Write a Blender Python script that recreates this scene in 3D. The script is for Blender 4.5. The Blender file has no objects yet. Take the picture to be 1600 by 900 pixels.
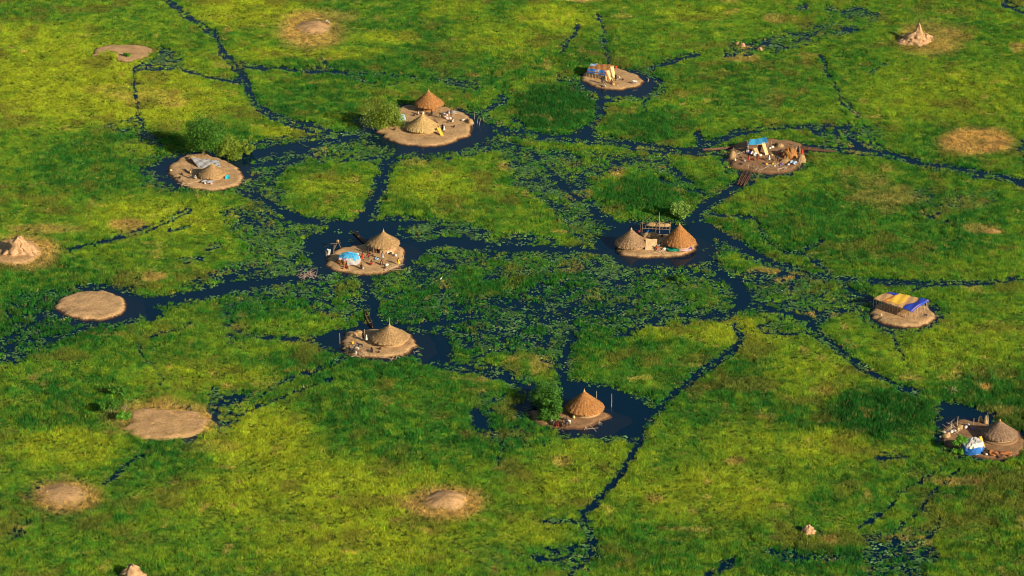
import bpy, bmesh, math, random
import numpy as np
from mathutils import Vector, Matrix

random.seed(7); rng = np.random.default_rng(11)
scene = bpy.context.scene
R = math.radians
# ------------------------------------------------------------------ camera, world, sun, exposure
FPX, PITCH, CY, CZ = 4800.0, R(24.0), -600.0, 267.0
cam_d = bpy.data.cameras.new('camera'); cam = bpy.data.objects.new('camera', cam_d)
scene.collection.objects.link(cam); scene.camera = cam
cam.location = (0, CY, CZ); cam.rotation_euler = (math.pi/2 - PITCH, 0, 0)
cam_d.sensor_width = 36; cam_d.lens = FPX/1600*36; cam_d.clip_start = 1; cam_d.clip_end = 9000
SUN_EL = R(24); SX, SY = 0.76, -0.65            # towards the sun, on the ground plane
w = bpy.data.worlds.new('World'); scene.world = w; w.use_nodes = True
nt = w.node_tree; bg = nt.nodes['Background']
sky = nt.nodes.new('ShaderNodeTexSky'); sky.sky_type = 'NISHITA'; sky.sun_disc = False
sky.sun_elevation = SUN_EL; sky.sun_rotation = math.atan2(SX, SY)
nt.links.new(sky.outputs[0], bg.inputs[0]); bg.inputs[1].default_value = 0.06
sd = bpy.data.lights.new('sun', 'SUN'); sun = bpy.data.objects.new('sun', sd); scene.collection.objects.link(sun)
sd.energy = 4.6; sd.angle = R(0.5); sd.color = (1.0, 0.87, 0.66)
sun.rotation_euler = Vector((-SX*math.cos(SUN_EL), -SY*math.cos(SUN_EL), -math.sin(SUN_EL))).to_track_quat('-Z', 'Y').to_euler()
sun.location = (100, -100, 120)
scene.view_settings.view_transform = 'Standard'; scene.view_settings.look = 'None'
scene.view_settings.exposure = 0.53; scene.view_settings.gamma = 1
scene.render.engine = 'CYCLES'; scene.cycles.filter_width = 1.0

# ------------------------------------------------------------------ pixel <-> ground helpers
CP, SP = math.cos(PITCH), math.sin(PITCH)
def at(px, py, z=0.0):
    dx, dy = (px-800)/FPX, -(py-450)/FPX
    d = Vector((dx, CP + dy*SP, -SP + dy*CP)); t = (z-CZ)/d.z
    return Vector((d.x*t, CY + d.y*t, z))
def proj(X, Y, Z=0.0):
    ry, rz = Y-CY, Z-CZ
    d = ry*CP - rz*SP
    return 800+FPX*X/d, 450-FPX*(ry*SP+rz*CP)/d
def scale_at(py): return FPX*(py+1687)/2137/ (FPX/7.3)

def _h(ix, iy, s):
    v = np.sin(ix*127.1+iy*311.7+s*74.7)*43758.5453
    return v-np.floor(v)
def vnoise(x, y, scale, seed=0):
    x = np.asarray(x)/scale; y = np.asarray(y)/scale
    ix, iy = np.floor(x), np.floor(y); fx, fy = x-ix, y-iy
    fx = fx*fx*(3-2*fx); fy = fy*fy*(3-2*fy)
    a, b, c, d = _h(ix, iy, seed), _h(ix+1, iy, seed), _h(ix, iy+1, seed), _h(ix+1, iy+1, seed)
    return (a*(1-fx)+b*fx)*(1-fy)+(c*(1-fx)+d*fx)*fy
def fbm(x, y, scale, seed=0, o=3):
    t = 0; a = 1; n = 0
    for k in range(o):
        t = t+a*vnoise(x, y, scale/2**k, seed+k*13); n += a; a *= .55
    return t/n
def sstep(a, b, x):
    t = np.clip((x-a)/(b-a), 0, 1); return t*t*(3-2*t)

# ------------------------------------------------------------------ map of the marsh (traced, then projected on the ground)
X0, Y0, CELL, NX, NY = -400, -160, 2.0, 1200, 640
gx = X0+(np.arange(NX)+.5)*CELL; gy = Y0+(np.arange(NY)+.5)*CELL
AS = 0.42
def blank(): return np.zeros((NY, NX), np.float32)
def _bb(x0, x1, y0, y1):
    i0 = max(0, int((x0-X0)/CELL)); i1 = min(NX, int((x1-X0)/CELL)+2)
    j0 = max(0, int((y0-Y0)/CELL)); j1 = min(NY, int((y1-Y0)/CELL)+2)
    return i0, i1, j0, j1
def stroke(F, pts, wd, v=1.0, w2=None, soft=5.0):
    n = len(pts)-1
    for k in range(n):
        (x0, y0), (x1, y1) = pts[k], pts[k+1]
        wa = wd if w2 is None else wd+(w2-wd)*k/n
        wb = wd if w2 is None else wd+(w2-wd)*(k+1)/n
        m = max(wa, wb)/2+soft+2
        i0, i1, j0, j1 = _bb(min(x0, x1)-m, max(x0, x1)+m, min(y0, y1)-m*AS-2, max(y0, y1)+m*AS+2)
        if i1 <= i0 or j1 <= j0: continue
        X, Y = np.meshgrid(gx[i0:i1], gy[j0:j1]/AS)
        dx, dy = x1-x0, (y1-y0)/AS
        t = np.clip(((X-x0)*dx+(Y-y0/AS)*dy)/(dx*dx+dy*dy+1e-6), 0, 1)
        d = np.hypot(X-x0-t*dx, Y-y0/AS-t*dy)-(wa+(wb-wa)*t)/2
        F[j0:j1, i0:i1] = np.maximum(F[j0:j1, i0:i1], v*(1-sstep(-soft, soft, d)))
def ell(F, cx, cy, rx, ry, v=1.0, soft=.25, mode='max'):
    i0, i1, j0, j1 = _bb(cx-rx*1.4, cx+rx*1.4, cy-ry*1.4, cy+ry*1.4)
    if i1 <= i0 or j1 <= j0: return
    X, Y = np.meshgrid(gx[i0:i1], gy[j0:j1])
    q = 1-sstep(1-soft, 1+soft, np.hypot((X-cx)/rx, (Y-cy)/ry))
    S = F[j0:j1, i0:i1]
    F[j0:j1, i0:i1] = np.maximum(S, v*q) if mode == 'max' else S*(1-q)+v*q if mode == 'set' else S+v*q
def poly(F, pts, v=1.0, mode='max'):
    xs = [p[0] for p in pts]; ys = [p[1] for p in pts]
    i0, i1, j0, j1 = _bb(min(xs), max(xs), min(ys), max(ys))
    X, Y = np.meshgrid(gx[i0:i1], gy[j0:j1]); ins = np.zeros(X.shape, bool)
    for k in range(len(pts)):
        (xa, ya), (xb, yb) = pts[k-1], pts[k]
        if ya == yb: continue
        ins ^= ((ya > Y) != (yb > Y)) & (X < (xb-xa)*(Y-ya)/(yb-ya)+xa)
    S = F[j0:j1, i0:i1]
    F[j0:j1, i0:i1] = np.where(ins, np.maximum(S, v) if mode == 'max' else v, S)
def blur(F, n):
    for _ in range(n):
        F = (F+np.roll(F, 1, 0)+np.roll(F, -1, 0))/3; F = (F+np.roll(F, 2, 1)+np.roll(F, -2, 1)+np.roll(F, 1, 1)+np.roll(F, -1, 1))/5
    return F

W = blank()
# half-flooded zones first (value = share of open water), softened, then the open channels and pools on top
for pts, v in [
    ([(340,240),(420,215),(560,205),(590,225),(600,250),(530,262),(480,245),(430,285),(480,312),(420,322),(390,300),(350,300)], .82),
    ([(330,320),(400,325),(470,340),(530,345),(600,345),(600,420),(560,435),(460,440),(350,450),(320,420),(400,400),(370,370)], .84),
    ([(600,335),(700,345),(780,350),(870,370),(950,395),(960,410),(760,400),(640,400),(600,380)], .85),
    ([(735,215),(860,232),(960,238),(1040,242),(1078,285),(1020,268),(940,272),(920,300),(940,330),(960,370),(900,380),(860,330),(800,290),(790,250)], .64),
    ([(600,425),(700,400),(960,405),(1110,420),(1190,425),(1190,490),(1060,492),(1040,510),(900,512),(890,600),(830,600),(700,572),(660,560),(600,500)], .84),
    ([(1190,425),(1300,440),(1350,445),(1370,480),(1330,492),(1200,478)], .66),
    ([(155,180),(215,175),(260,210),(250,262),(200,268),(165,225)], .42), ([(190,255),(240,240),(260,290),(225,290)], .62),
    ([(340,488),(390,478),(405,535),(350,540)], .52), ([(400,450),(560,440),(600,480),(560,510),(420,490),(330,480)], .38),
    ([(735,600),(800,600),(870,650),(900,690),(870,720),(790,700),(740,660)], .36),
    ([(1340,835),(1440,820),(1470,870),(1440,900),(1360,900)], .62), ([(1200,855),(1340,865),(1340,885),(1220,880)], .5),
    ([(130,395),(200,420),(290,430),(300,450),(130,450)], .3), ([(0,500),(80,470),(130,520),(60,560),(0,580)], .45),
    ([(1120,60),(1210,50),(1340,5),(1400,30),(1330,55),(1220,80),(1140,88)], .5), ([(1070,20),(1220,10),(1220,40),(1110,30)], .3),
    ([(740,850),(830,840),(880,890),(760,895)], .36), ([(1280,190),(1380,195),(1380,235),(1290,240)], .62),
    ([(0,480),(80,450),(90,500),(20,540)], .4), ([(1385,300),(1560,300),(1560,360),(1440,350)], .28),
    ([(530,120),(600,110),(720,130),(780,150),(700,150),(560,140)], .36),
    ([(940,680),(1040,690),(1000,700),(900,700)], .3), ([(300,430),(560,440),(560,480),(440,500),(300,480),(240,500)], .5), ([(640,500),(900,500),(880,600),(800,590),(690,560)], .5), ([(1180,470),(1330,470),(1280,520),(1180,520)], .5), ([(450,215),(600,235),(590,262),(500,262)], .7), ([(0,460),(90,450),(130,500),(120,530),(0,580)], .55), ([(900,510),(1130,500),(1150,560),(1040,600),(890,600)], .3), ([(840,850),(960,850),(930,900),(840,890)], .5), ([(1420,290),(1580,295),(1560,330),(1440,330)], .42), ([(320,600),(420,600),(360,680),(320,660)], .42), ([(640,100),(800,120),(800,160),(720,150)], .42)]:
    poly(W, pts, v)
for pts, v in [([(720,415),(770,405),(855,405),(860,420),(830,445),(780,465),(720,465),(690,450)], .30), ([(860,405),(960,408),(960,440),(900,455),(850,455)], .55), ([(950,442),(1060,432),(1100,440),(1140,455),(1140,480),(1060,485),(960,470)], .42),
    ([(590,440),(680,450),(690,500),(640,510),(590,505)], .5), ([(690,540),(830,545),(880,590),(860,612),(830,590),(780,572),(680,562)], .18), ([(893,530),(960,508),(1060,502),(1140,510),(1150,530),(1080,590),(1020,625),(940,600),(890,590)], .22),
    ([(740,350),(840,318),(862,350),(800,370),(745,372)], .12), ([(835,374),(908,378),(905,394),(835,392)], .2), ([(900,455),(945,440),(950,480),(915,485)], .35), ([(900,495),(950,500),(945,530),(900,530)], .4), ([(470,250),(560,245),(600,260),(580,300),(500,315),(470,300)], .2), ([(410,300),(460,290),(475,315),(430,320)], .5),
    ([(1080,345),(1140,345),(1190,380),(1240,400),(1150,385)], .2)]: poly(W, pts, v, 'set')
W = blur(W, 5)
TH = blank()                                      # the narrow cuts keep their full depth
def S(pts, a, v=1.0, b=None):
    stroke(W, pts, a*.93, v**.35, b and b*.93)
    if min(a, b or a) < 15: stroke(TH, pts, max(min(a, 14)*.9, 6.5), .72+.28*v, b and max(min(b, 14)*.9, 5), 2.5)
S([(255,-60),(258,-5),(285,18),(310,35),(335,50),(345,78),(362,95),(372,105),(382,120),(392,145),(402,165),(430,180),(470,193),(510,205),(560,212)], 8, 1, 20)
S([(376,98),(392,101),(420,102),(455,107),(520,108)], 8, .8); S([(520,108),(640,116),(680,122),(740,134)], 5, .6, 11)
S([(505,85),(520,103),(545,112),(570,124)], 8, .75)
poly(W, [(250,72),(285,84),(292,106),(240,108),(195,104),(240,92)], .9)
S([(210,104),(208,130),(212,155),(220,185),(226,210)], 8, .85); S([(288,108),(330,118),(380,126)], 5, .7)
ell(W, 315, 268, 92, 34)
S([(330,246),(380,246),(450,232),(520,220),(600,212)], 40); S([(345,252),(420,262),(470,250)], 22, .9)
S([(370,296),(410,312),(440,330),(470,345),(540,350)], 18, 1, 40)
ell(W, 665, 205, 118, 42); S([(600,222),(625,235)], 60)
S([(740,195),(800,205),(870,215),(930,218),(985,225),(1050,232),(1105,236),(1150,232),(1240,228),(1310,232),(1380,240),(1440,255),(1500,265),(1560,275),(1600,285),(1720,305)], 24)
S([(740,205),(790,222),(830,238)], 16, .9)
S([(628,232),(605,260),(597,285),(588,310),(575,335),(560,355)], 22, 1, 30)
S([(785,143),(789,155),(775,163),(750,172)], 9); S([(800,180),(812,195),(815,208)], 9, .9)
ell(W, 965, 132, 72, 25); S([(935,145),(937,175),(930,195),(922,212)], 15)
poly(W, [(920,190),(925,218),(860,218),(900,205)], 1)
S([(948,100),(950,80),(948,68),(940,55),(942,30),(935,20)], 7, .9); S([(905,30),(890,60),(878,78)], 5, .7)
S([(1010,108),(1050,92),(1090,82)], 6, .8); S([(1003,145),(1008,168)], 7, .9)
S([(870,120),(915,128)], 12, .8); S([(890,138),(930,142)], 14, .9)
S([(1090,208),(1098,222),(1085,236)], 14); S([(1105,224),(1150,205),(1200,197),(1260,196),(1320,200)], 12, .95)
ell(W, 1320, 202, 50, 9, .85); S([(1330,215),(1350,238)], 26, .95)
ell(W, 1190, 250, 72, 24, .92)
S([(1165,280),(1140,298),(1115,315),(1095,330),(1080,350)], 30)
S([(1284,88),(1290,112),(1305,130),(1312,150),(1330,165),(1342,180)], 8)
S([(1130,80),(1180,70),(1240,56),(1330,48)], 10, .75); ell(W, 1320, 47, 9, 6); S([(1570,3),(1620,22)], 9); ell(W, 1598, 232, 12, 20, .85)
S([(1360,112),(1385,95)], 7, .7); ell(W, 1255, 8, 14, 5, .8); S([(1290,10),(1325,22)], 8, .8)
S([(830,238),(870,280),(905,315),(935,340),(975,360)], 14, .9, 26); S([(935,262),(990,250),(1040,256),(1080,288)], 14, .85); S([(1030,280),(1100,300)], 10, .8)
ell(W, 565, 388, 112, 42); S([(530,350),(640,350),(760,362)], 34, .95, 24)
S([(640,385),(700,378),(780,388),(860,390),(960,396)], 52, 1, 26)
S([(520,425),(440,440),(380,445),(320,458),(260,470),(190,475)], 36, 1, 46)
ell(W, 160, 480, 82, 32, .95); S([(200,480),(240,490)], 46); S([(75,455),(140,448),(200,452)], 16, .85)
S([(100,492),(60,500),(30,520),(-40,560)], 14, .8); S([(140,510),(80,530),(30,550),(-30,575)], 9, .85)
S([(300,325),(268,338),(225,358),(190,368),(150,378),(100,388)], 11, 1, 3); S([(228,355),(205,365)], 15); S([(262,358),(300,350)], 6, .7)
S([(285,408),(320,402)], 16, .85); S([(325,385),(345,378)], 14, .8); S([(340,430),(385,430)], 18, .8)
ell(W, 1025, 385, 112, 44); S([(922,318),(945,345),(975,365)], 26)
S([(1090,350),(1150,382),(1180,402),(1230,420),(1280,432),(1360,437)], 34, 1, 16); S([(1360,437),(1440,441),(1520,440),(1600,434),(1700,425)], 14, 1, 4)
S([(1190,372),(1215,385),(1240,392),(1270,402),(1300,425)], 9, .9); S([(1260,385),(1290,372)], 5, .6); S([(1080,330),(1180,340),(1200,375)], 5, .5)
S([(572,430),(578,460),(582,490),(592,508)], 26); S([(655,492),(720,470),(790,482),(850,495),(900,500),(960,490),(1020,492)], 16, .9)
S([(892,490),(890,530),(882,560),(884,605)], 22); S([(830,540),(885,545)], 16, .9); S([(1150,435),(1158,478),(1130,492),(1070,495)], 28)
S([(760,435),(800,425),(860,420)], 14, .8); S([(940,450),(1000,440)], 14, .8); S([(740,555),(800,530),(860,525)], 10, .75)
S([(1100,400),(1130,430),(1155,450)], 30); S([(1000,500),(960,520)], 10, .7)
S([(1150,505),(1158,520),(1155,537),(1130,556),(1100,577),(1080,594),(1060,612),(1035,634),(1010,660)], 10, 1, 16)
ell(W, 950, 642, 78, 32); poly(W, [(800,600),(830,605),(840,650),(880,680),(960,684),(1000,686),(1028,640),(1000,628),(950,602),(890,592),(870,600),(840,600)], 1)
S([(650,558),(690,570),(740,578),(790,592),(822,608),(832,640)], 9, 1, 22)
ell(W, 600, 535, 68, 28); poly(W, [(480,528),(520,515),(575,505),(575,530),(535,548),(500,546)], 1); S([(560,508),(650,512),(700,505),(740,498)], 22, .95)
poly(W, [(640,520),(700,525),(712,548),(700,566),(650,566)], 1)
S([(540,560),(510,572),(470,582),(430,600),(400,615),(360,620),(335,636)], 9, .95, 12); S([(520,590),(480,605),(430,620),(395,638)], 7, .75); S([(395,522),(490,532)], 6, .75)
S([(1002,680),(990,710),(965,745),(940,775),(916,800),(918,820),(928,840),(925,857),(905,875),(885,905),(870,940)], 13)
S([(832,868),(858,875),(890,870)], 12, .9); ell(W, 895, 856, 20, 9, .7); S([(850,810),(915,812)], 6, .5)
poly(W, [(733,640),(755,642),(765,655),(772,672),(762,676),(735,666)], 1); S([(770,675),(790,700),(778,722)], 6, .7)
S([(1195,485),(1240,492),(1262,502),(1275,518),(1310,545),(1350,572),(1400,600),(1425,612)], 30, 1, 9)
ell(W, 1418, 610, 20, 7); ell(W, 1410, 494, 66, 28, .96); S([(1370,470),(1330,455),(1320,440)], 14, .85); S([(1425,450),(1450,440)], 9, .8)
S([(1395,525),(1412,550),(1410,590)], 4, .75)
poly(W, [(1463,628),(1500,630),(1560,648),(1545,700),(1480,700),(1467,670)], 1); ell(W, 1530, 690, 72, 32, .7)
S([(1475,732),(1440,752),(1405,770),(1385,800),(1345,822)], 7, .9); S([(1500,735),(1450,775),(1440,795),(1410,820),(1400,845)], 7, .8); S([(1470,810),(1455,835),(1430,848)], 6, .7)
S([(1200,858),(1260,868),(1340,870)], 12, .7); S([(1370,712),(1420,714)], 7, .55)
S([(1095,905),(1130,888),(1150,872)], 12, .95); ell(W, 1135, 882, 13, 7)
S([(230,705),(205,720),(160,752)], 8, .75); S([(45,815),(15,840)], 6, .65); 
S([(345,620),(328,642)], 16, .85); S([(335,650),(338,672)], 10, .6); S([(215,537),(235,567),(252,598)], 5, .75); S([(302,500),(280,512),(235,522)], 9, .6)
S([(290,690),(310,680)], 16, .5)
W = np.clip(blur(W, 1), 0, 1); W = np.maximum(np.clip((W-.03)*1.06, 0, 1), TH)
WF = np.maximum(blur(W, 12), blur(W, 3)*.8)          # wet fringe beside the open water
WG = np.maximum(W, np.roll(TH, 3, 0))                                     # tall growth in front hides water behind it: keep it clear of the open strip
for k in (1, 2): WG = np.maximum(WG, np.roll(W, k, 0)*.99)

G = blank()+.25                                   # 1 = deep green reeds, 0 = yellow green meadow
for cx, cy, rx, ry, v in [(865,170,75,42,1.0),(1010,195,85,30,.8),(1390,350,230,70,.72),(1470,240,120,50,.5),(1375,650,100,42,1.0),(1010,305,85,30,.85),
    (1110,290,60,22,.6),(640,650,190,90,.62),(560,575,180,30,.75),(1160,620,180,70,.6),(150,255,110,60,.6),(80,500,130,60,.85),(120,640,140,60,.5),(250,720,120,45,.55),
    (90,800,130,50,.5),(480,155,110,30,.6),(680,30,220,60,.5),(640,100,240,36,.62),(790,110,80,30,.55),(980,560,140,60,.55),(840,480,220,80,.8),(680,510,120,60,.8),
    (1300,880,160,30,.75),(1400,770,170,40,.5),(1000,860,120,40,.45),(1560,640,120,60,.8),(1540,760,110,30,.55),(1290,590,120,28,.35),(1180,130,160,50,.5),(470,270,60,30,.45),
    (770,680,70,45,.75),(1330,100,60,40,.45),(960,660,70,30,.6),(1130,370,70,30,.6),(1230,380,100,30,.6),(430,480,100,30,.6),(150,120,80,14,.4),(60,30,80,20,.55),
    (350,230,80,36,.4),(60,430,100,36,.6),(1500,60,120,40,.45),(960,90,120,30,.45),(220,545,110,30,.4)]:
    ell(G, cx, cy, rx, ry, v, .45)
Yl = blank()                                      # very yellow spots
for cx, cy, rx, ry, v in [(110,130,190,60,.8),(230,165,130,30,.8),(40,60,120,30,.5),(500,780,200,60,.65),(410,690,90,50,.75),(560,840,160,60,.6),(110,700,90,28,.7),(1260,590,70,40,.45),(1500,540,120,40,.3),
    (390,20,90,20,.7),(780,60,80,30,.4),(1120,770,120,40,.6),(930,740,90,60,.35),(1150,520,70,22,.7),(870,30,60,20,.6),(1090,22,50,10,.6),(1290,700,80,26,.6),(250,340,110,28,.55),(480,85,120,9,.6),(450,205,50,10,.6),
    (1480,150,120,40,.35),(860,760,60,30,.5),(330,590,110,18,.5),(215,235,28,16,.6),(710,15,60,14,.4),(600,60,50,10,.6),(520,290,60,20,.45),(680,290,70,22,.45),(1030,515,50,14,.5),(830,830,60,20,.5),(1170,690,60,30,.4)]:
    ell(Yl, cx, cy, rx, ry, v, .5)
T = blank()                                       # dry tan grass
for cx, cy, rx, ry, v in [(1525,222,56,21,1.0),(1455,62,55,26,.6),(1480,55,28,12,.7),(695,787,63,26,.95),(487,48,52,30,.75),(100,776,54,28,.9),(256,655,84,28,.85),(200,353,28,9,.75),(40,395,50,28,.85),(75,358,60,7,.55),
    (240,433,20,8,.75),(1215,433,30,10,.6),(1285,492,26,6,.6),(880,722,16,9,.6),(1150,721,15,7,.7),(1022,780,13,8,.6),(1082,800,12,5,.6),(1500,755,42,7,.6),(1552,362,16,4,1.0),(1530,358,26,7,.5),(965,268,14,10,.6),(890,420,22,8,.4),(1155,90,30,8,.6),
    (1165,75,10,5,.8),(1187,74,7,4,.8),(1340,235,20,10,.45),(1385,310,60,14,.4),(1210,30,16,8,.5),(905,-2,40,5,.9),(165,140,36,8,.25),(790,260,14,7,.5),(650,255,26,6,.3),(495,238,20,8,.4),(495,30,60,12,.4),(1540,152,6,4,.6),(1590,75,12,8,.6),(1205,155,20,18,.25),
    (1285,560,9,6,.4),(1420,590,12,8,.3),(840,575,14,12,.5),(905,305,22,10,.45),(1385,265,12,6,.5),(1300,845,14,7,.6),(1540,608,8,5,.9),(1545,645,50,8,.3),(285,270,0.1,.1,0),(330,700,50,10,.2),(225,150,60,12,.3),(270,160,25,10,.4),(375,275,30,10,.3),(830,650,30,20,.0),(1190,425,20,5,.6)]:
    ell(T, cx, cy, rx, ry, v, .3)
for cx, cy, rx, ry, v in [(1365,285,26,14,.35),(1385,318,26,14,.4),(1410,300,14,8,.4),(1505,318,34,12,.25),(1330,270,20,8,.3),(1130,300,20,6,.3),(845,570,20,14,.4),(850,540,16,6,.3),(770,880,20,10,.2)]: ell(T, cx, cy, rx, ry, v, .45)
Lz = blank()                                      # lily pads
for cx, cy, rx, ry, v in [(885,335,70,32,.7),(900,420,65,20,.9),(1000,470,110,45,.5),(880,470,120,50,.45),(700,365,80,14,.6),(560,225,70,20,.4),(430,270,80,30,.3),(1130,420,30,14,.6),(740,430,80,40,.5),(930,580,60,40,.35),(820,560,60,30,.35),
    (560,440,60,20,.25),(430,400,80,40,.35),(810,250,60,20,.4),(500,350,70,14,.3),(950,560,120,50,.3),(1290,430,60,20,.25),(620,230,60,14,.4),(260,92,30,8,.5),(1000,690,60,14,.3),(330,350,60,50,.25),(265,275,30,18,.3),(740,180,30,14,.3),(690,460,60,30,.4)]:
    ell(Lz, cx, cy, rx, ry, v, .45)
def samp(F, px, py):
    u = np.clip((px-X0)/CELL-.5, 0, NX-1.001); v = np.clip((py-Y0)/CELL-.5, 0, NY-1.001)
    i, j = u.astype(int), v.astype(int); fu, fv = u-i, v-j
    return (F[j, i]*(1-fu)+F[j, i+1]*fu)*(1-fv)+(F[j+1, i]*(1-fu)+F[j+1, i+1]*fu)*fv
def warped(X, Y, F, a=5.5):
    px, py = proj(X, Y)
    return samp(F, px+((fbm(X, Y, 3.0, 5)-.5)*2.4+(vnoise(X, Y, 11, 6)-.5)*1.4)*a, py+((fbm(X, Y, 3.0, 9)-.5)*2.2+(vnoise(X, Y, 11, 7)-.5)*1.4)*a*.45)
def openness(X, Y, F):
    """0 = grown over, 1 = open water"""
    t = warped(X, Y, F)
    n = .62*fbm(X, Y, 12.0, 21, 3)+.38*vnoise(X, Y, 1.5, 33)
    return sstep(.47, .60, t+(n-.5)*(.22+1.9*np.clip(4*t*(1-t), 0, 1)**1.4))

# ------------------------------------------------------------------ islands: outlines (traced), heights
def epts(cx, cy, rx, ry, n=16):
    return [(cx+rx*math.cos(2*math.pi*k/n), cy+ry*math.sin(2*math.pi*k/n)) for k in range(n)]
ISL = {
 'A': (epts(664,197,77,33), .55), 'B': ([(383,278),(374,264),(350,250),(318,240),(288,243),(264,257),(262,270),(277,287),(300,297),(330,299),(358,296),(378,289)], .5),
 'C': ([(1008,128),(996,117),(970,108),(940,100),(914,112),(906,124),(922,134),(945,141),(972,141),(996,137)], .45),
 'D': ([(1258,240),(1254,225),(1215,217),(1170,219),(1143,228),(1134,245),(1143,262),(1170,270),(1205,273),(1240,269),(1255,255)], .4),
 'E': ([(634,395),(628,384),(600,380),(565,383),(530,388),(509,400),(508,415),(525,425),(560,431),(595,430),(622,420),(632,408)], .5),
 'F': ([(1091,383),(1082,374),(1045,366),(1010,366),(975,374),(962,388),(970,400),(1000,404),(1040,404),(1070,400),(1087,392)], .5),
 'G': ([(653,540),(645,522),(615,515),(570,515),(540,520),(534,535),(535,552),(560,560),(600,561),(635,556)], .5),
 'H': ([(958,652),(945,645),(915,636),(880,636),(852,652),(838,650),(828,640),(824,645),(828,656),(845,666),(880,671),(910,671),(930,664)], .4),
 'I': ([(1464,495),(1450,480),(1410,474),(1370,477),(1356,490),(1370,503),(1400,512),(1435,513),(1458,505)], .65),
 'J': ([(1602,690),(1590,672),(1550,665),(1500,655),(1475,668),(1466,682),(1480,700),(1510,712),(1550,720),(1590,715),(1602,702)], .4),
 'K': ([(201,478),(190,464),(160,455),(120,457),(92,468),(84,480),(100,493),(130,501),(165,501),(190,493)], .6),
 'L': ([(246,80),(232,73),(205,70),(170,70),(148,76),(143,88),(152,90),(160,79),(176,82),(184,98),(200,99),(225,93)], .35),
 'M': ([(330,657),(315,645),(270,640),(225,638),(200,645),(205,660),(190,670),(215,684),(255,690),(300,682),(325,672)], .45),
 'N': ([(140,770),(130,758),(100,752),(70,756),(52,770),(60,785),(90,796),(120,792),(136,782)], .7),
 'O': (epts(697,783,40,18), 1.3), 'P': (epts(489,44,32,13), 1.0), 'Q': (epts(1432,60,34,9), .3), 'R': (epts(22,395,45,20), .5),
 'T': (epts(1262,830,10,5), .2), 'U': (epts(207,896,17,12), .4), 'V': (epts(905,-3,32,6), .4), 'X': (epts(1552,362,14,3.5), .25), 'Y':(epts(35,388,26,16),1.2)}
POLAR = {}
for k, (pts, h) in ISL.items():
    wp = [at(x, y, 0) for x, y in pts]
    c = sum(wp, Vector())/len(wp)
    NA = 240; th = (np.arange(NA)+.5)/NA*2*math.pi-math.pi; rr = np.zeros(NA)
    for q, t in enumerate(th):                    # farthest hit of the ray with the outline
        dx, dy = math.cos(t), math.sin(t)
        for a, b in zip(wp, wp[1:]+wp[:1]):
            ex, ey = b.x-a.x, b.y-a.y; den = dx*ey-dy*ex
            if abs(den) < 1e-9: continue
            s = ((a.x-c.x)*ey-(a.y-c.y)*ex)/den; u = ((a.x-c.x)*dy-(a.y-c.y)*dx)/den
            if s > 0 and -1e-6 <= u <= 1+1e-6: rr[q] = max(rr[q], s)
    for _ in range(5): rr = (rr+np.roll(rr, 1)+np.roll(rr, -1))/3
    rr *= 1+.09*(vnoise(np.cos(th)*6, np.sin(th)*6, 1.0, len(k)+ord(k[0]))-.5)+.06*(vnoise(np.cos(th)*20, np.sin(th)*20, 1.0, ord(k[0]))-.5)
    POLAR[k] = (c.x, c.y, rr, h)
def rad(k, X, Y):
    cx, cy, rr, h = POLAR[k]
    t = (np.arctan2(Y-cy, X-cx)+math.pi)/(2*math.pi)*240-.5
    i = np.floor(t).astype(int); f = t-i
    return np.hypot(X-cx, Y-cy), rr[i % 240]*(1-f)+rr[(i+1) % 240]*f
def prof(d, R0, h, k):
    """height of the island surface d metres from its centre, R0 = waterline radius"""
    e = R0-d                                       # inside > 0
    bank = 1.1 if k not in 'NOPQTUYXV' else R0*.85
    z = np.where(e > 0, h*sstep(0, bank, e)**.8+.12*h*sstep(bank, R0, e), np.maximum(e*.28, -1.1))
    return z
def gz(x, y):
    best = -9
    for k in POLAR:
        d, r0 = rad(k, np.float64(x), np.float64(y))
        if d < r0+1: best = max(best, float(prof(d, r0, POLAR[k][3], k)))
    return best if best > -1 else 0.0
def isl_in(X, Y):
    m = np.full(np.shape(X), -50.0)
    for k in POLAR:
        d, r0 = rad(k, X, Y); m = np.maximum(m, r0-d)
    return m                                       # metres inside an island outline

# ------------------------------------------------------------------ materials
MATS = {}
def nodes(name):
    m = bpy.data.materials.new(name); m.use_nodes = True; MATS[name] = m
    return m, m.node_tree, m.node_tree.nodes['Principled BSDF']
def mat(name, col, rough=.85, var=.25, scale=3.0, bump=.0, spec=.3, col2=None, stretch=None, coord='Object'):
    if name in MATS: return MATS[name]
    m, t, p = nodes(name); L = t.links.new
    tc = t.nodes.new('ShaderNodeTexCoord'); mp = t.nodes.new('ShaderNodeMapping'); L(tc.outputs[coord], mp.inputs[0])
    if stretch: mp.inputs['Scale'].default_value = stretch
    n = t.nodes.new('ShaderNodeTexNoise'); n.inputs['Scale'].default_value = scale; n.inputs['Detail'].default_value = 6; n.inputs['Roughness'].default_value = .65
    L(mp.outputs[0], n.inputs['Vector'])
    r = t.nodes.new('ShaderNodeValToRGB'); r.color_ramp.elements[0].position = .3; r.color_ramp.elements[1].position = .7
    a = [c*(1-var) for c in col]; b = [min(1, c*(1+var)) for c in (col2 or col)]
    r.color_ramp.elements[0].color = (*a, 1); r.color_ramp.elements[1].color = (*b, 1)
    L(n.outputs[0], r.inputs[0]); L(r.outputs[0], p.inputs['Base Color'])
    p.inputs['Roughness'].default_value = rough; p.inputs['Specular IOR Level'].default_value = spec
    if bump:
        bp = t.nodes.new('ShaderNodeBump'); bp.inputs['Strength'].default_value = bump; bp.inputs['Distance'].default_value = .08
        L(n.outputs[0], bp.inputs['Height']); L(bp.outputs[0], p.inputs['Normal'])
    return m
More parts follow.
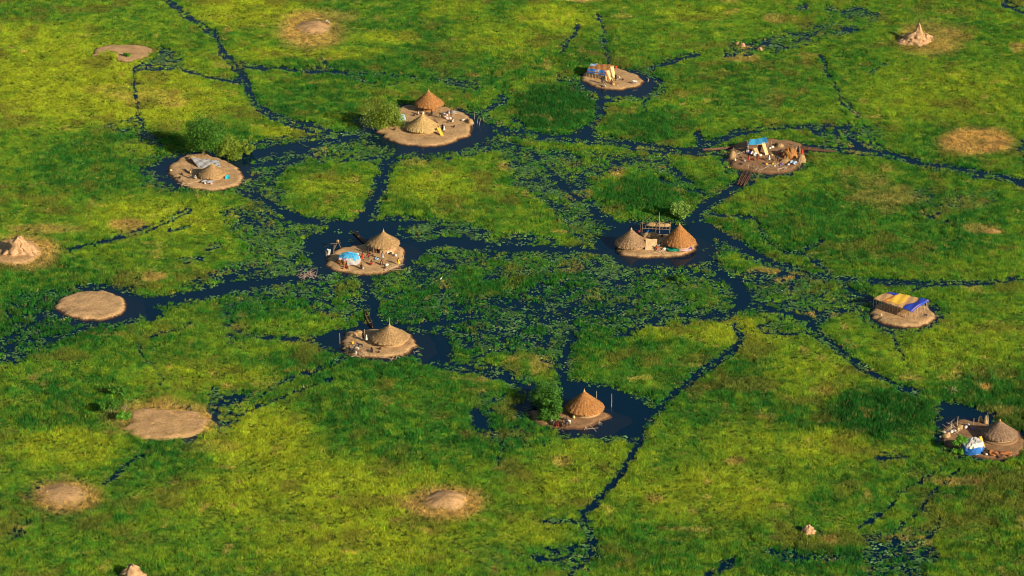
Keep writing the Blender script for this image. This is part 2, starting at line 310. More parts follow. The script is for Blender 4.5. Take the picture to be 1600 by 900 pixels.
def leafmat(name, src, base=None, rough=.6, trans=.25):
    """foliage: colour from an instance / vertex attribute, or a noise between two greens"""
    m, t, p = nodes(name); L = t.links.new
    if src:
        at_ = t.nodes.new('ShaderNodeAttribute'); at_.attribute_type = src; at_.attribute_name = 'tint'
        a2 = t.nodes.new('ShaderNodeAttribute'); a2.attribute_name = 'blade'; mm = t.nodes.new('ShaderNodeMix'); mm.data_type = 'RGBA'; mm.blend_type = 'MULTIPLY'; mm.inputs[0].default_value = 1
        L(at_.outputs['Color'], mm.inputs[6]); L(a2.outputs['Color'], mm.inputs[7]); c = mm.outputs[2]
    else:
        tc = t.nodes.new('ShaderNodeTexCoord'); n = t.nodes.new('ShaderNodeTexNoise'); n.inputs['Scale'].default_value = 1.1; n.inputs['Detail'].default_value = 5
        L(tc.outputs['Object'], n.inputs['Vector']); r = t.nodes.new('ShaderNodeValToRGB')
        r.color_ramp.elements[0].position = .35; r.color_ramp.elements[1].position = .65
        r.color_ramp.elements[0].color = (*base[0], 1); r.color_ramp.elements[1].color = (*base[1], 1); L(n.outputs[0], r.inputs[0]); c = r.outputs[0]
    L(c, p.inputs['Base Color']); p.inputs['Roughness'].default_value = rough; p.inputs['Specular IOR Level'].default_value = .25
    tr = t.nodes.new('ShaderNodeBsdfTranslucent'); L(c, tr.inputs[0]); mx = t.nodes.new('ShaderNodeMixShader'); mx.inputs[0].default_value = trans
    L(p.outputs[0], mx.inputs[1]); L(tr.outputs[0], mx.inputs[2]); L(mx.outputs[0], t.nodes['Material Output'].inputs[0])
    return m

def mesh_obj(name, V, F, material=None, parent=None, smooth=False, link=True):
    me = bpy.data.meshes.new(name); me.from_pydata([tuple(v) for v in V], [], F); me.update()
    if smooth: me.polygons.foreach_set('use_smooth', [True]*len(me.polygons))
    if material: me.materials.append(material)
    o = bpy.data.objects.new(name, me)
    if link: scene.collection.objects.link(o)
    if parent: o.parent = parent
    return o
def tag(o, label=None, cat=None, group=None, kind=None):
    for k, v in (('label', label), ('category', cat), ('group', group), ('kind', kind)):
        if v: o[k] = v
    return o

# ------------------------------------------------------------------ the marsh bed
gxs = np.arange(-205, 205.1, .8); gys = np.arange(-170, 300.1, .8)
Xg, Yg = np.meshgrid(gxs, gys)
op = openness(Xg, Yg, WG); ii = isl_in(Xg, Yg)
edge = np.minimum(np.minimum(Xg+205, 205-Xg), np.minimum(Yg+170, 300-Yg))
Zg = .04-(1.6*op+.35*sstep(.22, .5, warped(Xg, Yg, W, 4)))*sstep(0, 3, edge)+.06*(vnoise(Xg, Yg, 1.7, 3)-.5)*sstep(0, 3, edge)
Zg = np.where((ii > .6) & (edge > 3), -1.6, np.where((ii > -2.0) & (edge > 3), np.minimum(Zg, -.05), Zg))
ny, nx = Xg.shape
V = np.stack([Xg.ravel(), Yg.ravel(), Zg.ravel()], 1)
idx = np.arange(ny*nx).reshape(ny, nx)
Fq = np.stack([idx[:-1, :-1].ravel(), idx[:-1, 1:].ravel(), idx[1:, 1:].ravel(), idx[1:, :-1].ravel()], 1)
B = 6000
ex = [(-B, -B, .04), (B, -B, .04), (B, B, .04), (-B, B, .04)]; n0 = len(V)
V = np.vstack([V, np.array(ex)])
c00, c10, c11, c01 = idx[0, 0], idx[0, -1], idx[-1, -1], idx[-1, 0]
F = Fq.tolist()
F.append([n0, n0+1, c10]+idx[0, ::-1].tolist()[1:]); F.append([n0+1, n0+2, c11]+idx[::-1, -1].tolist()[1:])
F.append([n0+2, n0+3, c01]+idx[-1, :].tolist()[1:]); F.append([n0+3, n0, c00]+idx[:, 0].tolist()[1:])
me = bpy.data.meshes.new('ground'); me.from_pydata(V.tolist(), [], F); me.update()
ground = bpy.data.objects.new('ground', me); scene.collection.objects.link(ground); tag(ground, kind='structure', label='dark green marsh ground under the grass')
m, t, p = nodes('marsh_ground'); L = t.links.new
g = t.nodes.new('ShaderNodeNewGeometry'); n = t.nodes.new('ShaderNodeTexNoise'); n.inputs['Scale'].default_value = .5; n.inputs['Detail'].default_value = 8
L(g.outputs['Position'], n.inputs['Vector']); r = t.nodes.new('ShaderNodeValToRGB'); e = r.color_ramp.elements
e[0].position = .35; e[0].color = (.016, .050, .006, 1); e[1].position = .65; e[1].color = (.05, .09, .012, 1); L(n.outputs[0], r.inputs[0])
sx = t.nodes.new('ShaderNodeSeparateXYZ'); L(g.outputs['Position'], sx.inputs[0]); mr = t.nodes.new('ShaderNodeMapRange'); mr.inputs['From Min'].default_value = -.5; mr.inputs['From Max'].default_value = 0
L(sx.outputs['Z'], mr.inputs[0]); mx = t.nodes.new('ShaderNodeMix'); mx.data_type = 'RGBA'; mx.inputs[6].default_value = (.006, .014, .022, 1)
L(mr.outputs[0], mx.inputs[0]); L(r.outputs[0], mx.inputs[7]); L(mx.outputs[2], p.inputs['Base Color']); p.inputs['Roughness'].default_value = .95; p.inputs['Specular IOR Level'].default_value = .1
me.materials.append(m)

# ------------------------------------------------------------------ water
m, t, p = nodes('swamp_water'); L = t.links.new
p.inputs['Base Color'].default_value = (.0, .018, .042, 1); p.inputs['Roughness'].default_value = .06; p.inputs['IOR'].default_value = 1.33; p.inputs['Alpha'].default_value = .78; p.inputs['Specular IOR Level'].default_value = .34; p.inputs['Specular Tint'].default_value = (.06, .58, .92, 1)
g = t.nodes.new('ShaderNodeNewGeometry'); n = t.nodes.new('ShaderNodeTexNoise'); n.inputs['Scale'].default_value = 1.6; n.inputs['Detail'].default_value = 4
L(g.outputs['Position'], n.inputs['Vector']); bp = t.nodes.new('ShaderNodeBump'); bp.inputs['Strength'].default_value = .25; bp.inputs['Distance'].default_value = .02
L(n.outputs[0], bp.inputs['Height']); L(bp.outputs[0], p.inputs['Normal'])
water = mesh_obj('water', [(-B, -B, 0), (B, -B, 0), (B, B, 0), (-B, B, 0)], [(0, 1, 2, 3)], m); tag(water, kind='structure', label='still dark blue marsh water')

# ------------------------------------------------------------------ islands
def sandmat(name, c, dark):
    m, t, p = nodes(name); L = t.links.new
    g = t.nodes.new('ShaderNodeNewGeometry')
    def nz(s, d=6):
        n = t.nodes.new('ShaderNodeTexNoise'); n.inputs['Scale'].default_value = s; n.inputs['Detail'].default_value = d; n.inputs['Roughness'].default_value = .6; L(g.outputs['Position'], n.inputs['Vector']); return n
    n1, n2 = nz(.35), nz(2.6)
    r = t.nodes.new('ShaderNodeValToRGB'); e = r.color_ramp.elements; e[0].position = .32; e[1].position = .62
    e[0].color = (*[q*.70 for q in c], 1); e[1].color = (*[q*1.08 for q in c], 1); L(n1.outputs[0], r.inputs[0])
    r2 = t.nodes.new('ShaderNodeValToRGB'); e = r2.color_ramp.elements; e[0].position = .34; e[1].position = .54; e[0].color = (.52, .45, .40, 1); e[1].color = (1, 1, 1, 1); L(n2.outputs[0], r2.inputs[0])
    mu = t.nodes.new('ShaderNodeMix'); mu.data_type = 'RGBA'; mu.blend_type = 'MULTIPLY'; mu.inputs[0].default_value = .75; L(r.outputs[0], mu.inputs[6]); L(r2.outputs[0], mu.inputs[7])
    sx = t.nodes.new('ShaderNodeSeparateXYZ'); L(g.outputs['Position'], sx.inputs[0])
    ad = t.nodes.new('ShaderNodeMath'); ad.operation = 'MULTIPLY_ADD'; ad.inputs[1].default_value = .35; L(n2.outputs[0], ad.inputs[0]); L(sx.outputs['Z'], ad.inputs[2])
    mr = t.nodes.new('ShaderNodeMapRange'); mr.inputs['From Min'].default_value = .25; mr.inputs['From Max'].default_value = .52; L(ad.outputs[0], mr.inputs[0])
    mx = t.nodes.new('ShaderNodeMix'); mx.data_type = 'RGBA'; mx.inputs[6].default_value = (*dark, 1); L(mr.outputs[0], mx.inputs[0]); L(mu.outputs[2], mx.inputs[7])
    L(mx.outputs[2], p.inputs['Base Color']); p.inputs['Roughness'].default_value = .95; p.inputs['Specular IOR Level'].default_value = .15
    bp = t.nodes.new('ShaderNodeBump'); bp.inputs['Strength'].default_value = .5; bp.inputs['Distance'].default_value = .12; L(n2.outputs[0], bp.inputs['Height']); L(bp.outputs[0], p.inputs['Normal'])
    return m
SAND = sandmat('trodden_sand', (.56, .35, .165), (.075, .034, .015)); SAND2 = sandmat('earth_brown', (.34, .195, .095), (.10, .05, .025)); SAND3 = sandmat('dry_earth', (.56, .345, .155), (.38, .25, .09))
ISM = {'J': SAND2, 'H': SAND2, 'D': SAND2, 'Q': SAND3, 'R': SAND3, 'O': SAND3, 'N': SAND3, 'P': SAND3, 'M': SAND3, 'T': SAND3, 'U': SAND3, 'V': SAND3, 'X': SAND3, 'Y': SAND3}
ILAB = {'A': 'large sandy island carrying two thatched huts and a tree', 'B': 'sandy island at the foot of the big tree', 'C': 'small sandy island with a blue tarp shelter', 'D': 'crowded brown island between dugout canoes',
 'E': 'sandy island with one hut and a blue tarp tent', 'F': 'narrow island carrying two steep thatched huts', 'G': 'sandy island with one wide low hut', 'H': 'crescent-tailed brown island with hut and green bush', 'I': 'round bare island under the long stilted shelter',
 'J': 'littered brown homestead ground at the right edge', 'K': 'bare flat sandy oval at the left end of the channel', 'L': 'crescent-shaped bare sandbank beside a small pond', 'M': 'large dry earth patch ringed with brown grass', 'N': 'round dry earth mound low on the left',
 'O': 'pale earth mound inside a ring of yellow dry grass', 'P': 'small pale mound with storks near the top edge', 'Q': 'earth apron round the spired termite mound', 'R': 'earth apron at the left edge', 'T': 'tiny earth patch low on the right', 'U': 'earth patch at the bottom edge', 'V': 'sand strip cut by the top edge', 'X': 'thin pale earth streak in the deep green field', 'Y': 'rise under the blunt termite mound'}
for k, (cx, cy, rr, h) in POLAR.items():
    NA, NR = 96, 22; Vs = []; Fs = []
    for a in range(NA):
        tt = -math.pi+2*math.pi*a/NA
        for j in range(NR+1):
            f = j/NR
            R0 = float(rad(k, np.float64(cx+math.cos(tt)), np.float64(cy+math.sin(tt)))[1])
            d = f**.8*(R0+4.0); x, y = cx+d*math.cos(tt), cy+d*math.sin(tt)
            z = float(prof(np.float64(d), np.float64(R0), h, k))
            if z > .05: z += .10*h*2*(float(vnoise(x, y, .9, 4))-.5)+.05*(float(vnoise(x, y, 2.5, 8))-.5)
            Vs.append((x, y, z))
    for a in range(NA):
        b = (a+1) % NA
        for j in range(NR): Fs.append((a*(NR+1)+j, a*(NR+1)+j+1, b*(NR+1)+j+1, b*(NR+1)+j))
    o = mesh_obj('island' if k in 'ABCDEFGHIJKL' else 'earth_mound', Vs, Fs, ISM.get(k, SAND), smooth=True); tag(o, label=ILAB[k], kind='structure')

# ------------------------------------------------------------------ grass, reeds and lily pads (stuff, scattered with geometry nodes)
GRASS = leafmat('grass_blades', 'INSTANCER', trans=.30); PAD = leafmat('lily_leaf', 'INSTANCER', rough=.35, trans=.05)
def blades(o, nv, seed):
    """each blade / pad gets its own slight tone"""
    q = np.random.default_rng(seed+99); n = len(o.data.vertices)//nv; b = q.uniform(.45, 1.6, (n, 1)); c = np.hstack([b*q.uniform(.8, 1.35, (n, 1)), b, b*q.uniform(.6, 1.6, (n, 1)), np.ones((n, 1))])
    dry = q.random(n) > .93; c[dry, :3] = (1.8, 1.15, 1.5)
    a = o.data.attributes.new('blade', 'FLOAT_COLOR', 'POINT'); a.data.foreach_set('color', np.repeat(c, nv, 0).astype(np.float32).ravel()); return o
def clump(seed, n, rad_, h, wd, lean, mat_):
    r_ = random.Random(seed); V = []; F = []
    for _ in range(n):
        a = r_.uniform(0, 6.283); d = rad_*math.sqrt(r_.random()); x, y = d*math.cos(a), d*math.sin(a)
        H = h*r_.uniform(.55, 1.1); w_ = wd*r_.uniform(.6, 1.3); b = r_.uniform(0, math.pi); ux, uy = math.cos(b)*w_/2, math.sin(b)*w_/2
        lx, ly = r_.gauss(0, lean)*H, r_.gauss(0, lean)*H; k = len(V)
        V += [(x-ux, y-uy, -.05), (x+ux, y+uy, -.05), (x+lx*.4+ux*.9, y+ly*.4+uy*.9, H*.55), (x+lx*.4-ux*.9, y+ly*.4-uy*.9, H*.55), (x+lx, y+ly, H)]
        F += [(k, k+1, k+2, k+3), (k+3, k+2, k+4)]
    return blades(mesh_obj('tuft', V, F, mat_, link=False), 5, seed)
def pads(seed, n):
    r_ = random.Random(seed); V = []; F = []
    for _ in range(n):
        a = r_.uniform(0, 6.283); d = .9*math.sqrt(r_.random()); x, y = d*math.cos(a), d*math.sin(a); q = r_.uniform(.10, .24); k = len(V); tx, ty = r_.gauss(0, .12), r_.gauss(0, .12)
        for s in range(7):
            b = s/7*5.9+a; V.append((x+q*math.cos(b), y+q*math.sin(b), .03+.02*r_.random()+q*(tx*math.cos(b)+ty*math.sin(b))+abs(tx)*q))
        F.append(tuple(range(k, k+7)))
    return blades(mesh_obj('pad_cluster', V, F, PAD, link=False), 7, seed)
def scatter(name, protos, P, rot, scl, col, pick, label, cat):
    coll = bpy.data.collections.new(name+'_shapes')
    for q in protos: coll.objects.link(q)
    me = bpy.data.meshes.new(name); me.vertices.add(len(P)); me.vertices.foreach_set('co', P.astype(np.float32).ravel())
    a = me.attributes.new('tint', 'FLOAT_COLOR', 'POINT'); a.data.foreach_set('color', np.hstack([col, np.ones((len(P), 1))]).astype(np.float32).ravel())
    a = me.attributes.new('turn', 'FLOAT_VECTOR', 'POINT'); a.data.foreach_set('vector', rot.astype(np.float32).ravel())
    a = me.attributes.new('size', 'FLOAT_VECTOR', 'POINT'); a.data.foreach_set('vector', scl.astype(np.float32).ravel())
    a = me.attributes.new('pick', 'INT', 'POINT'); a.data.foreach_set('value', pick.astype(np.int32))
    o = bpy.data.objects.new(name, me); scene.collection.objects.link(o); tag(o, label, cat, kind='stuff')
    ng = bpy.data.node_groups.new(name, 'GeometryNodeTree'); N = ng.nodes
    ng.interface.new_socket('Geometry', in_out='INPUT', socket_type='NodeSocketGeometry'); ng.interface.new_socket('Geometry', in_out='OUTPUT', socket_type='NodeSocketGeometry')
    gi, go = N.new('NodeGroupInput'), N.new('NodeGroupOutput'); ci = N.new('GeometryNodeCollectionInfo'); ci.inputs[0].default_value = coll; ci.inputs[1].default_value = True; ci.inputs[2].default_value = True
    iop = N.new('GeometryNodeInstanceOnPoints'); iop.inputs['Pick Instance'].default_value = True
    def na(nm, ty):
        q = N.new('GeometryNodeInputNamedAttribute'); q.data_type = ty; q.inputs[0].default_value = nm
        return next(s for s in q.outputs if s.enabled and s.name == 'Attribute')
    e2r = N.new('FunctionNodeEulerToRotation'); ng.links.new(na('turn', 'FLOAT_VECTOR'), e2r.inputs[0])
    ng.links.new(gi.outputs[0], iop.inputs['Points']); ng.links.new(ci.outputs[0], iop.inputs['Instance']); ng.links.new(na('pick', 'INT'), iop.inputs['Instance Index'])
    ng.links.new(e2r.outputs[0], iop.inputs['Rotation']); ng.links.new(na('size', 'FLOAT_VECTOR'), iop.inputs['Scale']); ng.links.new(iop.outputs[0], go.inputs[0])
    md = o.modifiers.new('scatter', 'NODES'); md.node_group = ng
    return o

DENS = 9.0
N_ = int(DENS*410*470); X = rng.uniform(-205, 205, N_); Y = rng.uniform(-170, 300, N_)
px, py = proj(X, Y)
infr = (px > -50) & (px < 1650) & (py > -30) & (py < 960)
keep = infr | ((px > -330) & (px < 1930) & (py > -130) & (py < 1080) & (rng.random(N_) < .30))
X, Y, infr = X[keep], Y[keep], infr[keep]
op = openness(X, Y, WG); ii = isl_in(X, Y); px, py = proj(X, Y)
hook = (np.hypot((px-169)/15, (py-88)/7) < 1+.3*(vnoise(X, Y, 1.5, 5)-.5))      # grass inside the hook of the crescent sandbank
ii = np.where(hook, -.5, ii)
tt = warped(X, Y, T, 3); wv = warped(X, Y, WF, 3); wz = warped(X, Y, W, 3)
u = rng.random(len(X))
okay = ((u > op*1.0) & (op < .97)) | ((wz > .3) & (wz < .925) & (rng.random(len(X)) < .52*sstep(.40, .62, .6*fbm(X, Y, 4.5, 411, 2)+.4*vnoise(X, Y, 1.2, 415))))
okay &= rng.random(len(X)) > .45*sstep(.25, .6, wv)*(wz < .9)
core = np.clip(ii/1.2, 0, 1)
okay &= (ii < .15) | ((u < .30*(ii < 1.0)*(vnoise(X, Y, 2.5, 301) > .5)) & (tt < .2)) | ((tt > .4) & (u < .75-core*.68))
okay |= hook & (u < .8)
X, Y, px, py, op, ii, tt, wv, infr, hook = [q[okay] for q in (X, Y, px, py, op, ii, tt, wv, infr, hook)]
gg = warped(X, Y, G, 10); yy = warped(X, Y, Yl, 12)
big = fbm(X, Y, 22, 50, 3); mid = fbm(X, Y, 4.5, 60, 3); fine = rng.random(len(X))
sw = sstep(.12, .5, wv); reed = sstep(.72, .92, gg)                                              # dense dark reed beds                                      # swampiness
gfac = np.clip(gg*1.1+.08+(big-.5)*1.0+(mid-.5)*.9+(fbm(X, Y, 1.6, 181, 2)-.5)*.8+sw*.10-yy*.75, 0, 1)
yfac = np.clip((1-gfac)*.52-.06+yy*.66+(big-.5)*.4+(mid-.5)*.6+(fbm(X, Y, 1.6, 191, 2)-.5)*.8-sw*.10, 0, 1)
gfac = np.maximum(gfac, reed); yfac = yfac*(1-reed)
def C(*c): return np.array(c)[None, :]
deep, midg, yel, olive, tan, rust = C(.026, .180, .018), C(.088, .300, .020), C(.340, .460, .020), C(.19, .20, .03), C(.56, .42, .11), C(.27, .16, .07)
col = deep*(gfac[:, None])+midg*(1-gfac[:, None]); col = col*(1-yfac[:, None])+yel*yfac[:, None]
ov = (sstep(.58, .74, fbm(X, Y, 7, 90, 3))*(1-reed))[:, None]*.6; col = col*(1-.22*reed[:, None]); col = col*(1-ov)+olive*ov
tf = np.clip(tt*1.0+(mid-.5)*.5*(tt > .03)+(fine-.5)*.35*(tt > .03), 0, 1)
tf = np.maximum(tf, .7*sstep(.84, .92, vnoise(X, Y, 3.0, 77))*(fine > .35)*(1-.5*gfac)); tf = np.maximum(tf, .45*(rng.random(len(X)) > .955))[:, None]
tcol = tan*(.75+.5*fine[:, None]); rf = sstep(.62, .75, vnoise(X, Y, 1.6, 99))[:, None]; tcol = tcol*(1-rf*.5)+rust*rf*.5
col = col*(1-tf)+tcol*tf
col = col*(.52+.98*rng.random((len(X), 1))+.3*(mid[:, None]-.5)+.6*(fbm(X, Y, 1.8, 171, 2)[:, None]-.5))
hs = (.46+.22*gfac+.45*(mid-.5)+.35*(fbm(X, Y, 1.6, 71, 2)-.5))*(1-.30*sw)*(1-.35*tf[:, 0])*np.where(ii > -.4, .6, 1)
hs = hs+.75*(1-np.abs(2*fbm(X, Y, 5.0, 401, 2)-1)*2.2-.55)*(1-tf[:, 0])*.5
hs = hs+.35*reed
hs = np.clip(hs*.98, .22, 1.4); ws = np.where(infr, 1.0, 1.5)*rng.uniform(.8, 1.25, len(X))
zz = np.where(hook, .3, np.where(ii > 0, np.minimum(ii*.3, .35), .0))
P = np.stack([X, Y, zz], 1); rot = np.stack([rng.normal(-.03, .09, len(X)), rng.normal(.0, .09, len(X)), rng.uniform(0, 6.28, len(X))], 1)
protos = [clump(s, 14, .32, 1.0, .062, .22, GRASS) for s in range(6)]+[clump(20+s, 12, .30, 1.2, .06, .12, GRASS) for s in range(3)]
pick = np.where((gfac > .62) & (fine > .3) & (tf[:, 0] < .4), rng.integers(6, 9, len(X)), rng.integers(0, 6, len(X)))
print('grass tufts', len(X))
scatter('marsh_grass', protos, P, rot, np.stack([ws, ws, hs], 1), col, pick, 'tall green and yellow marsh grass covering the flooded plain', 'grass')
# lily pads and floating leaves
N_ = int(2.4*330*420); X = rng.uniform(-165, 165, N_); Y = rng.uniform(-150, 270, N_)
wv = warped(X, Y, W, 6); lz = warped(X, Y, Lz, 8); ii = isl_in(X, Y); op = openness(X, Y, WG)
nn = fbm(X, Y, 5, 120, 2)
okay = (ii < -.6) & (op > .3) & (rng.random(N_) < np.clip(lz*1.5*sstep(.48, .60, nn+.02)*sstep(.3, .55, vnoise(X, Y, 1.8, 140))+.13*(wv < .93)*(wv > .3)+.14*(wv < .7)*(wv > .3)+.015, 0, 1)) & ~((wv > .97) & (lz < .3) & (rng.random(N_) < .85))
X, Y = X[okay], Y[okay]; n = len(X); print('pads', n)
c = C(.055, .140, .024)*(.4+1.3*rng.random((n, 1)))+C(.07, .12, .04)*(rng.random((n, 1)) > .93)
s = rng.uniform(.6, 1.3, n)
scatter('lily_pads', [pads(q, 9) for q in range(4)], np.stack([X, Y, np.full(n, .0)], 1), np.stack([np.zeros(n), np.zeros(n), rng.uniform(0, 6.28, n)], 1), np.stack([s, s, np.ones(n)], 1), c, rng.integers(0, 4, n), 'floating lily pads and leaves on the open marsh water', 'lily pads')

# ================================================================== things
class MB:
    """collects simple shapes into one mesh"""
    def __init__(s): s.V = []; s.F = []
    def add(s, V, F, M=None):
        k = len(s.V); s.V += [(M @ Vector(v)) if M else Vector(v) for v in V]; s.F += [tuple(i+k for i in f) for f in F]; return s
    def tube(s, pts, rads, n=6, flat=1.0, cap=True):
        pts = [Vector(p) for p in pts]; k = len(s.V); m = len(pts)
        if not hasattr(rads, '__len__'): rads = [rads]*m
        for i, p in enumerate(pts):
            d = (pts[min(i+1, m-1)]-pts[max(i-1, 0)]).normalized()
            a = Vector((0, 0, 1)) if abs(d.z) < .9 else Vector((1, 0, 0)); u = d.cross(a).normalized(); v = d.cross(u).normalized()
            for q in range(n):
                t = 2*math.pi*q/n; s.V.append(p+u*math.cos(t)*rads[i]+v*math.sin(t)*rads[i]*flat)
        for i in range(m-1):
            for q in range(n): s.F.append((k+i*n+q, k+i*n+(q+1) % n, k+(i+1)*n+(q+1) % n, k+(i+1)*n+q))
        if cap: s.F.append(tuple(k+q for q in range(n))); s.F.append(tuple(k+(m-1)*n+q for q in reversed(range(n))))
        return s
    def box(s, c, d, M=None):
        x, y, z = c; a, b, h = d[0]/2, d[1]/2, d[2]/2
        V = [(x+i*a, y+j*b, z+l*h) for l in (-1, 1) for j in (-1, 1) for i in (-1, 1)]
        return s.add(V, [(0, 2, 3, 1), (4, 5, 7, 6), (0, 1, 5, 4), (2, 6, 7, 3), (0, 4, 6, 2), (1, 3, 7, 5)], M)
    def lathe(s, prof_, n=12, jit=0, seed=0, sx_=1, sy_=1, c=(0, 0, 0)):
        r_ = random.Random(seed); k = len(s.V)
        for (r, z) in prof_:
            for q in range(n):
                t = 2*math.pi*q/n; e = 1+jit*r_.uniform(-1, 1); s.V.append(Vector((c[0]+r*e*sx_*math.cos(t), c[1]+r*e*sy_*math.sin(t), c[2]+z)))
        for i in range(len(prof_)-1):
            for q in range(n): s.F.append((k+i*n+q, k+i*n+(q+1) % n, k+(i+1)*n+(q+1) % n, k+(i+1)*n+q))
        s.F.append(tuple(k+q for q in reversed(range(n)))); s.F.append(tuple(k+(len(prof_)-1)*n+q for q in range(n)))
        return s
    def sheet(s, fn, nu=10, nv=10, th=.02):
        k = len(s.V); P = [[Vector(fn(i/nu, j/nv)) for j in range(nv+1)] for i in range(nu+1)]
        top = {}; bot = {}
        for i in range(nu+1):
            for j in range(nv+1):
                a = P[min(i+1, nu)][j]-P[max(i-1, 0)][j]; b = P[i][min(j+1, nv)]-P[i][max(j-1, 0)]; n_ = a.cross(b); n_ = n_.normalized() if n_.length > 1e-9 else Vector((0, 0, 1))
                top[i, j] = len(s.V); s.V.append(P[i][j]+n_*th/2); bot[i, j] = len(s.V); s.V.append(P[i][j]-n_*th/2)
        for i in range(nu):
            for j in range(nv):
                s.F.append((top[i, j], top[i+1, j], top[i+1, j+1], top[i, j+1])); s.F.append((bot[i, j], bot[i, j+1], bot[i+1, j+1], bot[i+1, j]))
        for i in range(nu):
            s.F.append((top[i, 0], bot[i, 0], bot[i+1, 0], top[i+1, 0])); s.F.append((top[i, nv], top[i+1, nv], bot[i+1, nv], bot[i, nv]))
        for j in range(nv):
            s.F.append((top[0, j], top[0, j+1], bot[0, j+1], bot[0, j])); s.F.append((top[nu, j], bot[nu, j], bot[nu, j+1], top[nu, j+1]))
        return s
    def build(s, name, m, parent=None, smooth=False): return mesh_obj(name, s.V, s.F, m, parent, smooth)
def empty(name, loc, label=None, cat=None, group=None, rz=0):
    o = bpy.data.objects.new(name, None); o.empty_display_size = .3; scene.collection.objects.link(o); o.location = loc; o.rotation_euler = (0, 0, rz)
    return tag(o, label, cat, group)
def single(name, mb, m, loc, label, cat, group=None, rz=0, smooth=False):
    o = mb.build(name, m, None, smooth); o.location = loc; o.rotation_euler = (0, 0, rz); return tag(o, label, cat, group)
def ground_at(px, py):
    p = at(px, py, .5); z = max(gz(p.x, p.y), 0); p = at(px, py, z); p.z = max(gz(p.x, p.y), -.15); return p

# fabrics, straw, wood, clay
PAL = {'red': (.55, .045, .02), 'dark red': (.28, .03, .02), 'orange': (.46, .17, .05), 'white': (.66, .62, .54), 'dark': (.03, .03, .035), 'brown': (.16, .08, .045), 'yellow': (.75, .45, .05), 'pale yellow': (.60, .47, .22),
       'blue': (.025, .14, .44), 'sky': (.05, .36, .62), 'deep blue': (.025, .06, .42), 'green': (.01, .27, .16), 'pink': (.70, .48, .46), 'grey': (.38, .37, .36), 'purple': (.16, .10, .42), 'tan': (.62, .43, .22), 'skin': (.045, .022, .014), 'pale blue': (.38, .52, .64), 'cyan': (.02, .40, .50)}
def fab(c): return mat('cloth_'+c.replace(' ', '_'), PAL[c], .8, .22, 6, .4)
def straw(name, c, c2=None, sc=5): return mat(name, c, .95, .38, sc, .7, .1, c2, (1, 1, .25))
THATCH = {n: straw('thatch_'+n, a, b) for n, a, b in [('orange', (.24, .10, .035), (.40, .185, .06)), ('straw', (.36, .235, .09), (.52, .35, .14)), ('brown', (.19, .11, .06), (.33, .21, .11)), ('tan', (.25, .145, .065), (.43, .27, .12)), ('dusk', (.16, .095, .06), (.28, .18, .11))]}
MUD = mat('mud_wall', (.40, .25, .12), .95, .25, 4, .6); WOOD = mat('weathered_wood', (.26, .17, .10), .85, .35, 8, .5, .2, None, (1, 1, .2)); PALEWOOD = mat('pale_dry_wood', (.52, .40, .27), .85, .25, 8, .4)
HULL = mat('dugout_wood', (.11, .055, .032), .7, .4, 5, .5, .3, (.17, .09, .055)); CLAY = mat('dark_clay', (.07, .04, .03), .8, .3, 5); REED = straw('reed_bundle', (.26, .16, .075), (.42, .28, .13)); BARK = mat('tree_bark', (.30, .20, .12), .9, .3, 5, .5)
DARKIN = mat('doorway_shade', (.015, .011, .009), .9, .2); MOUND = mat('termite_clay', (.40, .235, .12), .95, .3, 1.6, .9, .1, (.50, .31, .16))

